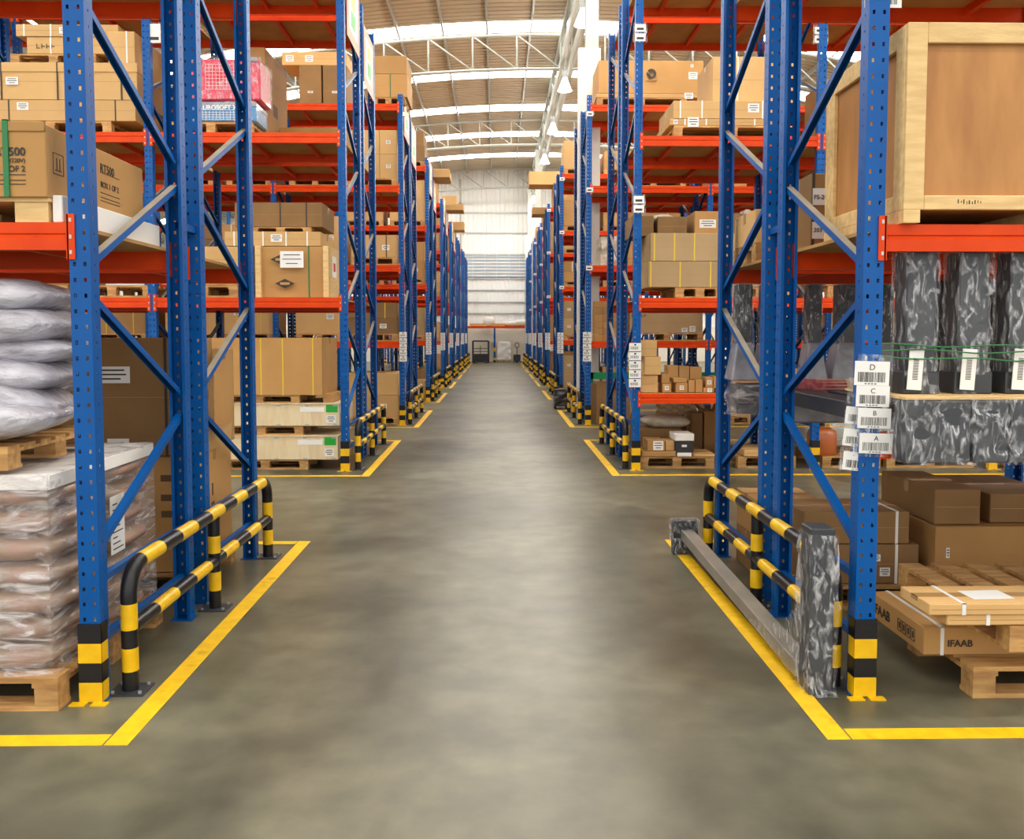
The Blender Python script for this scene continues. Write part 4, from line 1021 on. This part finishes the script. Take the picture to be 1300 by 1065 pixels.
# jug
def jug():
    x0, x1, za, zb_ = PX(1034, 548, 1068, 583, Yr); r = empty('plastic_jug', ((x0 + x1) / 2, Yr + .2, .145), 'orange-brown plastic jug with label on a floor pallet, second right rack', 'jug')
    w = (x1 - x0) / 2; b = MB(); prof = [(0, .9), (.03, 1), (.24, 1), (.29, .93), (.32, .6), (.33, .22), (.35, .20)]
    n = 28; vs = []
    for z, s in prof:
        for k in range(n):
            a = 2 * PI * k / n; cx_, cy_ = math.cos(a), math.sin(a)
            vs.append((math.copysign(abs(cx_) ** .55, cx_) * w * s, math.copysign(abs(cy_) ** .55, cy_) * .13 * s, z))
    fs = [tuple(reversed(range(n)))] + [(j * n + k, j * n + (k + 1) % n, (j + 1) * n + (k + 1) % n, (j + 1) * n + k) for j in range(len(prof) - 1) for k in range(n)] + [tuple((len(prof) - 1) * n + k for k in range(n))]
    b.poly(vs, fs, 'orange_plastic'); b.build('jug_body', r, smooth=True, smooth_angle=50)
    q = MB(); q.tube([(0, 0, .345), (0, 0, .375)], .035, 'black_plastic', n=14); q.build('cap', r, smooth=True)
jug()
for i, (a, b_, p0, lb) in enumerate(((1134, 1150, 577, 'first'), (1153, 1172, 574, 'second'), (1176, 1192, 576, 'third'), (1196, 1216, 573, 'fourth'), (1222, 1240, 577, 'fifth'))):
    cpx(a, p0, b_, 583, Yr + .02, .3, 'small box on the fourth floor pallet of the second right rack, %s along' % lb, zb=z0, m='paper' if i % 2 else 'carton_light', group='small boxes on the fourth floor pallet')
# stack of printed bundles behind
pallet(at(835, 520, 11.6)[0], at(888, 520, 11.6)[0], 11.6, 12.4, 0, 'pallet under the dark bin and bundled packs, rear of second right rack', group='wooden pallets')
carton(at(836, 530, 11.6)[0], at(886, 530, 11.6)[0], 11.62, 12.35, .145, .42, 'low brown carton under the bundled packs, rear of second right rack', 'carton_dark')
n_ = 0
for row_ in range(7):
    for k in range(6):
        x0 = at(838, 520, 11.6)[0] + k * .083 + (row_ % 2) * .01; zz = .425 + row_ * .042
        b = MB(); b.box(-.039, .039, 0, .30, 0, .039, ('carton_light', 'kraft_foil')[(k + row_) % 2]); o = b.build('bundled_pack', bevel=.003); o.location = (x0 + .04, 11.62, zz)
        tag(o, 'small bundled pack, %s layer from the bottom, %s from the aisle' % (NTH[row_ + 1], NTH[k + 1]), 'pack', 'bundled packs stacked behind the second right rack')
cpx(878, 524, 892, 548, 11.2, .3, 'narrow dark carton standing right of the bundled packs', zb=0, m='carton_dark')
c, z = cpx(894, 522, 911, 548, 11.2, .35, 'open carton with raised flaps right of the bundled packs', zb=0, m='carton', tape=False)
q = MB(); M = Matrix.Translation((-.09, 0, z - .0)) @ Matrix.Rotation(-.7, 4, 'Y'); q.box(-.003, .003, -.17, .17, 0, .14, 'carton', M); M = Matrix.Translation((.09, 0, z)) @ Matrix.Rotation(.5, 4, 'Y'); q.box(-.003, .003, -.17, .17, 0, .14, 'carton', M); q.build('flap', c)
# ---- right rack 3, hand placed ----------------------------------------------------
ppx(756, 868, Y3, 1.0, 5.565, 'pallet under the emblem carton, top of third right rack', group='wooden pallets')
c, z = cpx(757, 119, 892, 131, Y3, 1.0, 'low carton under the emblem carton, top of third right rack', zb=5.71, m='carton_light', labels=((.87, .5, .15, .1),))
c, z2 = cpx(760, 77, 893, 118, Y3, 1.0, 'large carton with dark round emblem, top of third right rack', zb=z + .004, m='carton', labels=((.9, .55, .15, .12), (.89, .85, .05, .05)), tape=False)
w = (at(893, 100, Y3)[0] - at(760, 100, Y3)[0]) / 2; q = MB(); cx = -w + 2 * w * .5
for k in range(20):
    a0, a1 = PI * 2 * k / 20, PI * 2 * (k + 1) / 20
    if .35 < k / 20 < .42: continue
    r0, r1 = .035, .085
    q.face([(cx + r0 * math.cos(a0) + .01, -.503, .33 + r0 * math.sin(a0) - .015), (cx + r1 * math.cos(a0), -.503, .33 + r1 * math.sin(a0)), (cx + r1 * math.cos(a1), -.503, .33 + r1 * math.sin(a1)), (cx + r0 * math.cos(a1) + .01, -.503, .33 + r0 * math.sin(a1) - .015)], 'ink')
q.box(cx - .10, cx + .10, -.5035, -.502, .20, .21, 'ink_brown'); q.build('emblem', c)['label'] = 'dark round emblem'
ppx(787, 868, Y3, .9, 4.175, 'pallet under the pale crate, upper shelf of third right rack', group='wooden pallets')
cpx(787, 221, 868, 232, Y3, .9, 'low pale carton with two stickers, upper shelf of third right rack', zb=4.32, m='wood_pale', labels=((.1, .5, .2, .08), (.3, .5, .15, .08)))
cpx(905, 219, 948, 238, Y3, .8, 'carton with white sticker on the upper shelf of third right rack', zb=4.175, labels=((.5, .5, .25, .1),))
b = MB(); film_shell(b, -.15, .15, -.3, .3, 0, .52, 'kraft_foil', .07, 12, 5, 4); o = b.build('kraft_bundle', smooth=True, smooth_angle=70); o.location = (at(765, 320, Y3 + .3)[0] + .10, Y3 + .42, 2.805); tag(o, 'crumpled kraft paper bundle on the third right rack near the aisle', 'bundle')
for rr_ in range(6):
    for k in range(3):
        x0 = at(755, 400, Y3)[0] + k * .155; zz = 1.472 + rr_ * .118
        carton(x0, x0 + .15, Y3 + .01, Y3 + .35, zz, zz + .115, 'small carton in block beside the white column, %s row up, %s from the aisle' % (NTH[rr_ + 1], NTH[k + 1]), 'carton', tape=False, group='block of small cartons, third right rack', bev=.003)
cpx(757, 501, 800, 528, Y3, .9, 'big dark carton on the floor of third right rack', zb=.0, zt=.72, m='carton_dark')
b = MB(); b.box(at(750, 475, Y3)[0], 4.2, Y3 + .05, Y3 + .10, .80, .92, 'green_metal'); b.box(at(750, 475, Y3)[0], at(750, 475, Y3)[0] + .05, Y3 + .05, Y3 + .10, .725, .92, 'green_metal'); o = b.build('green_beam', origin=(2.8, Y3 + .07, .72)); tag(o, 'green steel beam lying on the big dark carton, third right rack', 'beam')
cpx(800, 397, 892, 427, Y3, .9, 'wide printed carton in the dark middle shelf of third right rack', zb=1.62, m='carton_grey', texts=(('KBSHI', .02, .8, .09),), labels=((.75, .15, .1, .07), (.86, .2, .1, .1)))
ppx(800, 892, Y3, .9, 1.475, 'pallet under the wide printed carton, third right rack', group='wooden pallets')
# ---- generic stock for the deeper racks -------------------------------------------
LVN = {0: 'floor level', 1: 'lowest shelf', 2: 'second shelf', 3: 'third shelf', 4: 'top shelf'}
used = set()
def fill(side, row, level, z, xa, n, width, front=True, hmax=.95, pal=True, depth=.93):
    y = RY(side, row) + (.09 if front else DOFF[2] + .09)
    x = abs(xa)
    for k in range(n):
        ed = (XLE if side < 0 else XRE)[row] + .044; pt = 2.2 if (side < 0 and row < 4) else 2.1 if side < 0 else 2.12
        for fr in range(6):
            fx = ed + pt * fr
            if x < fx + .05 and x + width > fx - .05: x = fx + .055
        if x + width > ed + pt * (4 if row == 3 else 3 if row < 6 else 2): break
        w = width * rnd.uniform(.80, .98); h = rnd.uniform(.35, hmax); sd = 'left' if side < 0 else 'right'
        x0, x1 = (x, x + w) if side > 0 else (-x - w, -x)
        where = '%s, %s %s rack' % (LVN[level], ORD[row], sd)
        zz = z + .004
        if pal:
            pallet(x0, x1, y, y + depth, zz, 'pallet, %s from the aisle, %s' % (NTH[k + 1], where), h=.13, detail=False, group='wooden pallets'); zz += .132
        m = rnd.choice(('carton', 'carton_light', 'carton_dark', 'carton', 'carton_grey', 'carton_light'))
        sm = rnd.choice(('yellow_strap', 'white_strap', 'dark_strap', None, None))
        st = ((.25, sm), (.75, sm)) if sm and row < 5 else ()
        ms = rnd.random()
        word = {'carton': 'brown', 'carton_light': 'light brown', 'carton_dark': 'dark brown', 'carton_grey': 'grey-brown'}[m]
        if ms < .45 and row < 6:     # two or three high
            hh = h / 2
            for t_, pos in enumerate(('lower', 'upper')):
                carton(x0 + .01 * t_, x1 - .02 * t_, y, y + depth * .95, zz, zz + hh - .003, '%s %s carton, %s from the aisle, %s' % (pos, word, NTH[k + 1], where), m, straps=st if t_ else (), labels=((.7, .5, .12, .08),) if t_ == 0 and row < 5 else (), tape=row < 5, marks=False)
                zz += hh
        elif ms < .62 and row < 5:
            q_ = 0; nx = 3; bw = w / nx
            for rr_ in range(2):
                for cc in range(nx):
                    carton(x0 + cc * bw + .003, x0 + (cc + 1) * bw - .003, y, y + .5, zz + rr_ * h / 2, zz + (rr_ + 1) * h / 2 - .003, 'small %s carton, %s %s of block %s from aisle, %s' % (word, ('bottom', 'top')[rr_], ('left', 'middle', 'right')[cc], NTH[k + 1], where), m, tape=False, labels=((.5, .5, .08, .06),), group='blocks of small cartons', bev=.003)
        else:
            carton(x0, x1, y, y + depth, zz, zz + h, '%s carton, %s from the aisle, %s' % (word, NTH[k + 1], where), m, straps=st, labels=((rnd.uniform(.2, .8), rnd.uniform(.4, .7), .13, .09),) if row < 6 else (), tape=row < 5, marks=False)
        x += width + .02
for lv, z in enumerate((0,) + LV3):
    # third racks: bays beyond the hand placed stock
    fill(-1, 3, lv, z, 1.73 if lv not in (4,) else 4.3, (2, 6, 6, 6, 2)[lv], .965, hmax=.9)
    fill(1, 3, lv, z, {0: 2.9, 1: 4.1, 2: 2.3, 3: 4.9, 4: 4.0}[lv], (1, 3, 5, 2, 1)[lv], .965, hmax=.9 if lv else .6)
    for row in range(4, 10):
        zz = 0 if lv == 0 else z - (.08 if row > 4 else .03)
        for side in (-1, 1):
            if row == 9 and lv < 4 or (lv == 4 and row in (5, 6) and not (side > 0 and row == 6)): continue
            fill(side, row, lv, zz, (XLE if side < 0 else XRE)[row] + .10, 2 if row == 4 else 1, .965, hmax=.95 if lv < 4 else .7, pal=row < 7)
# flat cartons poking out over the aisle on top shelves of far racks
for side, row, px0, px1, h, rear, lb in ((-1, 4, 548, 571, .19, 1, 'rear of fourth left rack'), (-1, 5, 549, 570, .30, 0, 'front of fifth left rack'), (-1, 5, 565, 588, .18, 1, 'rear of fifth left rack'), (-1, 6, 568, 580, .33, 0, 'front of sixth left rack'), (-1, 6, 578, 589, .30, 1, 'rear of sixth left rack'), (1, 5, 672, 697, .40, 0, 'front of fifth right rack'), (1, 5, 676, 699, .22, 1, 'rear of fifth right rack')):
    y = RY(side, row) + (1.46 if rear else .09)
    zz = 5.56 - (.08 if row > 4 else .03)
    xa, xb = at(px0, 250, y)[0], at(px1, 250, y)[0]
    if side < 0: xa = -1.95 if not rear else -1.9
    else: xb = 1.95
    if rear:
        carton(xa, xb, y, y + .9, zz + .003, zz + h, 'light carton jutting over the aisle, top shelf, ' + lb, 'carton_light', tape=False)
    else:
        if not (side > 0 and row == 6):
            sa = (-2.7, -1.78) if side < 0 else (1.74, 2.6)
            carton(sa[0], sa[1], y, y + .9, zz + .003, zz + .717, 'tall carton under the jutting one, top shelf, ' + lb, 'carton', tape=False)
        carton(xa, xb, y, y + .9, zz + .72, zz + .72 + h, 'light carton jutting over the aisle, high on top shelf, ' + lb, 'carton_light', tape=False)
# black bag cart and flattened cartons near the third right rack
x0, x1, za, zb_ = PX(704, 499, 722, 519, 18.35)
r = empty('waste_cart', ((x0 + x1) / 2, 18.6, 0), 'low cart holding a black waste bag beside the aisle on the right', 'cart')
w = (x1 - x0) / 2; q = MB(); q.box(-w, w, -.22, .22, .06, .10, 'black_plastic'); q.build('platform', r)
b = MB(); film_shell(b, -w * .95, w * .95, -.2, .2, .10, .42, 'black_plastic', .06, 12, 6, 4); o = b.build('bag', r, smooth=True, smooth_angle=80)
for sx in (-1, 1):
    for sy in (-1, 1): q = MB(); q.tube([(sx * w * .8 - .015, sy * .16, .03), (sx * w * .8 + .015, sy * .16, .03)], .03, 'rubber', n=12); q.build('wheel', r, smooth=True)
# ---- placards and signs -------------------------------------------------------------
def far_placard(side, row, k, px_w=.13, z0=1.25, n=4, y=None, x=None, lab=''):
    x = x if x is not None else side * ((XLE if side < 0 else XRE)[row] + .02); y = y if y is not None else RY(side, row) - .02
    r = empty('barcode_placard', (x, y, z0), lab or 'hanging strip of barcode sheets on the %s rack end post, %s side' % (ORD[row], 'left' if side < 0 else 'right'), 'placard', 'barcode strips on the rack end posts')
    for i in range(n):
        q = MB(); zz = i * .105; q.box(-px_w / 2, px_w / 2, -.003, 0, zz, zz + .095, 'paper')
        for j in range(9): q.box(-px_w * .38 + j * .0105, -px_w * .38 + j * .0105 + (.003 + .003 * ((i + j) % 2)), -.0036, -.003, zz + .02, zz + .055, 'ink')
        q.box(-.012, .012, -.0036, -.003, zz + .066, zz + .085, 'ink'); q.build('sheet', r)
for row in range(2, 10):
    far_placard(1, row, 0, px_w=.14 if row == 2 else .15, z0=.98 if row == 2 else 1.12, n=5)
    if row > 2: far_placard(-1, row, 0, z0=1.12, n=5)
def small_plate(side, row, z, lab, w=.16, h=.22, dx=.05, n=2):
    x = side * ((XLE if side < 0 else XRE)[row] + dx); y = RY(side, row) - .014
    r = empty('label_holder', (x, y, z), lab, 'label holder', 'small label holders on the rack posts')
    q = MB(); q.box(-w / 2, w / 2, 0, .003, -h / 2, h / 2, 'film_thin'); q.build('clear_sleeve', r)
    for i in range(n):
        q = MB(); zz = -h / 2 + .012 + i * (h - .01) / n; q.box(-w * .38, w * .38, -.002, 0, zz, zz + h / n - .025, 'paper'); q.box(-w * .25, w * .25, -.0026, -.002, zz + .02, zz + .045, 'ink'); q.build('sheet', r)
small_plate(1, 2, 5.04, 'clear label holder high on the second right rack end post'); small_plate(1, 2, 3.10, 'clear label holder at mid height on the second right rack end post')
for row in range(3, 9):
    for j, z in enumerate((2.75, 4.1, 5.4)): small_plate(1, row, z, 'small white plate, %s up, on the %s right rack end post' % (NTH[j + 1], ORD[row]), w=.14, h=.10, n=1)
xx, zz = at(1043, 43, 10.1); r = empty('label_holder', (xx, 10.12, zz), 'clear label holder on the second post of the second right rack', 'label holder')
q = MB(); q.box(-.09, .09, 0, .003, -.11, .11, 'film_thin'); q.build('clear_sleeve', r)
for i in (0, 1): q = MB(); q.box(-.07, .07, -.002, 0, -.095 + i * .1, -.015 + i * .1, 'paper'); q.box(-.05, .05, -.0026, -.002, -.07 + i * .1, -.045 + i * .1, 'ink'); q.build('sheet', r)
xx, zz = at(195, 41, 10.1); r = empty('label_holder', (xx, 10.12, zz), 'clear label holder on the second post of the second left rack', 'label holder')
q = MB(); q.box(-.08, .08, 0, .003, -.12, .12, 'film_thin'); q.build('clear_sleeve', r); q = MB(); q.box(-.07, .07, -.002, 0, -.11, .1, 'paper'); q.box(-.05, .05, -.0026, -.002, -.08, -.045, 'ink'); q.build('sheet', r)
for row in range(2, 7):
    for j, (ya, zb, hh) in enumerate(((.14, 5.05, .95), (1.42, 4.85, .95))):
        X = -XLE[row] + .006; zb2 = zb - (.12 if row > 3 else 0)
        r = empty('safety_sign', (X, RY(-1, row) + ya, zb2), 'pink and white sign board, %s of the pair on the %s left rack end' % (('front', 'rear')[j], ORD[row]), 'sign', 'sign boards on the left rack ends')
        q = MB(); q.box(0, .006, 0, .86, 0, hh * .8, 'sign_pink'); q.build('board', r)
        q = MB(); q.box(.006, .008, .12, .74, .12, hh * .8 - .1, 'paper'); q.box(.008, .009, .28, .58, .2, hh * .4, 'sign_green'); q.box(.008, .009, .30, .56, hh * .44, hh * .62, 'sign_yellow'); q.build('printed_panel', r)
# ---- lamps ---------------------------------------------------------------------------
def lamp_tree():
    r = bpy.data.objects.new('high_bay_lamp', None); COL.objects.link(r)
    b = MB(); n = 22; prof = [(.07, .36), (.085, .30), (.10, .26), (.15, .14), (.19, .03), (.20, 0)]
    vs = [(rr_ * math.cos(2 * PI * k / n), rr_ * math.sin(2 * PI * k / n), z) for rr_, z in prof for k in range(n)]
    fs = [(j * n + k, j * n + (k + 1) % n, (j + 1) * n + (k + 1) % n, (j + 1) * n + k) for j in range(len(prof) - 1) for k in range(n)]
    b.poly(vs, fs, 'reflector'); b.build('bell_reflector', r, smooth=True)
    b = MB(); b.tube([(0, 0, .34), (0, 0, .40), (0, 0, .54), (0, 0, .57)], [.06, .085, .085, .05], 'galv', n=14); b.build('housing', r, smooth=True)
    b = MB(); b.tube([(0, 0, .08), (0, 0, .12), (0, 0, .2), (0, 0, .27)], [.03, .065, .065, .03], 'lampglow', n=12); b.build('bulb', r, smooth=True)
    b = MB(); b.tube([(0, 0, .57), (0, 0, 1.05)], .012, 'galv', n=6); b.build('hanging_rod', r)
    return r
LT = lamp_tree(); nl = 0
lamp_pts = [(1.9, 4.0 + 5.15 * k, 8.38) for k in range(9)]
for k, (x, y, z) in enumerate(lamp_pts):
    o = LT if k == 0 else copy_tree(LT); o.location = (x, y, z - (.0)); 
    tag(o, 'bell-shaped high bay lamp over the aisle, %s along the line' % NTH[k + 1], 'lamp', 'high bay lamps hanging over the aisle')
    ld = bpy.data.lights.new('lamp_light', 'POINT'); ld.energy = 55; ld.color = (1, .93, .82); ld.shadow_soft_size = .18
    lo = bpy.data.objects.new('lamp_light', ld); COL.objects.link(lo); lo.parent = o; lo.location = (0, 0, -.12)
# ---- far end -------------------------------------------------------------------------
r = empty('pallet_rack', (0, 49.2, 0), 'low orange beam rack across the far end wall with one blue post', 'pallet rack')
q = MB(); q.box(-1.7, 2.0, -.05, 0, 1.93, 2.05, 'orange'); q.build('load_beam', r); q = MB(); q.box(-1.7, 2.0, .9, .95, 1.93, 2.05, 'orange'); q.build('load_beam', r)
q = MB(); q.box(-1.7, 2.0, 0, .9, 2.0, 2.05, 'wood_pale'); q.build('deck_board', r)
for x in (-.14, -1.75, 2.0):
    for y in (0, .85): q = MB(); q.box(x - .05, x + .05, y - .04, y + .04, 0, 2.05, 'blue'); p = q.build('upright_post', r)
q = MB(); q.box(-.21, -.07, -.06, -.045, 0, .12, 'black_paint'); q.box(-.21, -.07, -.06, -.045, .12, .26, 'yellow_paint'); q.box(-.2, -.08, -.06, -.045, .62, .82, 'yellow_paint'); q.build('post_guard', r)
for i, (x, w_, h_) in enumerate(((-.45, .7, .55), (.75, 1.0, .3), (1.4, 1.0, .38))):
    o = sack_mesh(w_, .8, h_, 60 + i, 'foam').build('white_sack', smooth=True, smooth_angle=180); o.location = (x, 49.65, 2.05 + h_ / 2); tag(o, 'white sack on the far end rack, %s from the left' % NTH[i + 1], 'sack', 'white sacks on the far end rack')
for i, x in enumerate((-1.1, 0.1)):
    carton(x - .45, x + .35, 49.25, 49.9, 2.052, 2.2, 'low carton on the far end rack, %s of two' % ('left', 'right')[i], 'carton_light', tape=False)
b = MB(); film_shell(b, -.38, .38, -.36, .36, 0, 1.05, 'foam', .08, 10, 3, 4); o = b.build('wrapped_load', smooth=True, smooth_angle=80); o.location = (.40, 49.75, .145); tag(o, 'white wrapped load on a pallet under the far end rack', 'wrapped load')
pallet(-.02, .82, 49.35, 50.15, 0, 'pallet under the white wrapped load at the far end', detail=False, group='wooden pallets')
# stacker truck (two masts, forks, load backrest)
r = empty('stacker_truck', (-.90, 47.9, 0), 'black stacker truck mast and load guard parked at the far left end', 'stacker truck')
for x in (-.43, .43): q = MB(); q.box(x - .05, x + .05, -.05, .05, .05, 1.22, 'black_plastic'); q.build('mast_rail', r)
q = MB(); q.box(-.43, .43, -.04, .04, 1.17, 1.25, 'black_plastic'); q.build('top_bar', r)
q = MB()
for z in (.25, .45, .62, .78): q.box(-.42, .42, -.06, -.03, z, z + .035, 'black_plastic')
for x in (-.02,): q.box(x - .02, x + .02, -.07, -.04, .1, .95, 'black_plastic')
q.build('load_guard', r)
for x in (-.28, .28): q = MB(); q.box(x - .06, x + .06, -.9, -.05, .05, .09, 'black_plastic'); q.build('fork', r)
q = MB(); q.box(-.46, .46, .05, .75, .05, .5, 'black_plastic'); q.build('battery_box', r, bevel=.03)
for x in (-.4, .4): q = MB(); q.tube([(x - .05, .3, .06), (x + .05, .3, .06)], .06, 'rubber', n=14); q.build('wheel', r)
# hand pallet truck upright
r = empty('hand_pallet_truck', (1.12, 48.6, 0), 'hand pallet truck with upright handle by the far end wall', 'pallet truck')
for x in (-.17, .17): q = MB(); q.box(x - .07, x + .07, -1.0, 0, .06, .1, 'black_plastic'); q.build('fork', r)
q = MB(); q.box(-.2, .2, -.02, .12, .06, .45, 'black_plastic'); q.build('pump_housing', r, bevel=.02)
b = MB(); b.tube([(0, .08, .4), (0, .1, .85)], .02, 'black_plastic', n=8); b.build('handle_bar', r)
b = MB(); b.tube([(-.02, .1, .82), (-.12, .1, .92), (-.10, .1, 1.08), (0, .1, 1.12), (.10, .1, 1.08), (.12, .1, .92), (.02, .1, .82)], .02, 'black_plastic', n=8); b.build('handle_loop', r)
q = MB(); q.tube([(-.08, .05, .08), (.08, .05, .08)], .08, 'rubber', n=14); q.build('wheel', r)
# ---- light -----------------------------------------------------------------------------
W = bpy.data.worlds.new('world'); S.world = W; W.use_nodes = True
bg = W.node_tree.nodes['Background']; bg.inputs[0].default_value = (1, .97, .93, 1); bg.inputs[1].default_value = 1.0
S.view_settings.view_transform = 'Standard'; S.view_settings.look = 'None'; S.view_settings.gamma = 1; S.view_settings.use_curve_mapping = False
S.view_settings.exposure = 0.84
S.cycles.use_denoising = True
S.cycles.max_bounces = 8; S.cycles.diffuse_bounces = 5; S.cycles.transparent_max_bounces = 24; S.cycles.glossy_bounces = 3
S.cycles.sample_clamp_indirect = 6
S.cycles.caustics_reflective = False; S.cycles.caustics_refractive = False
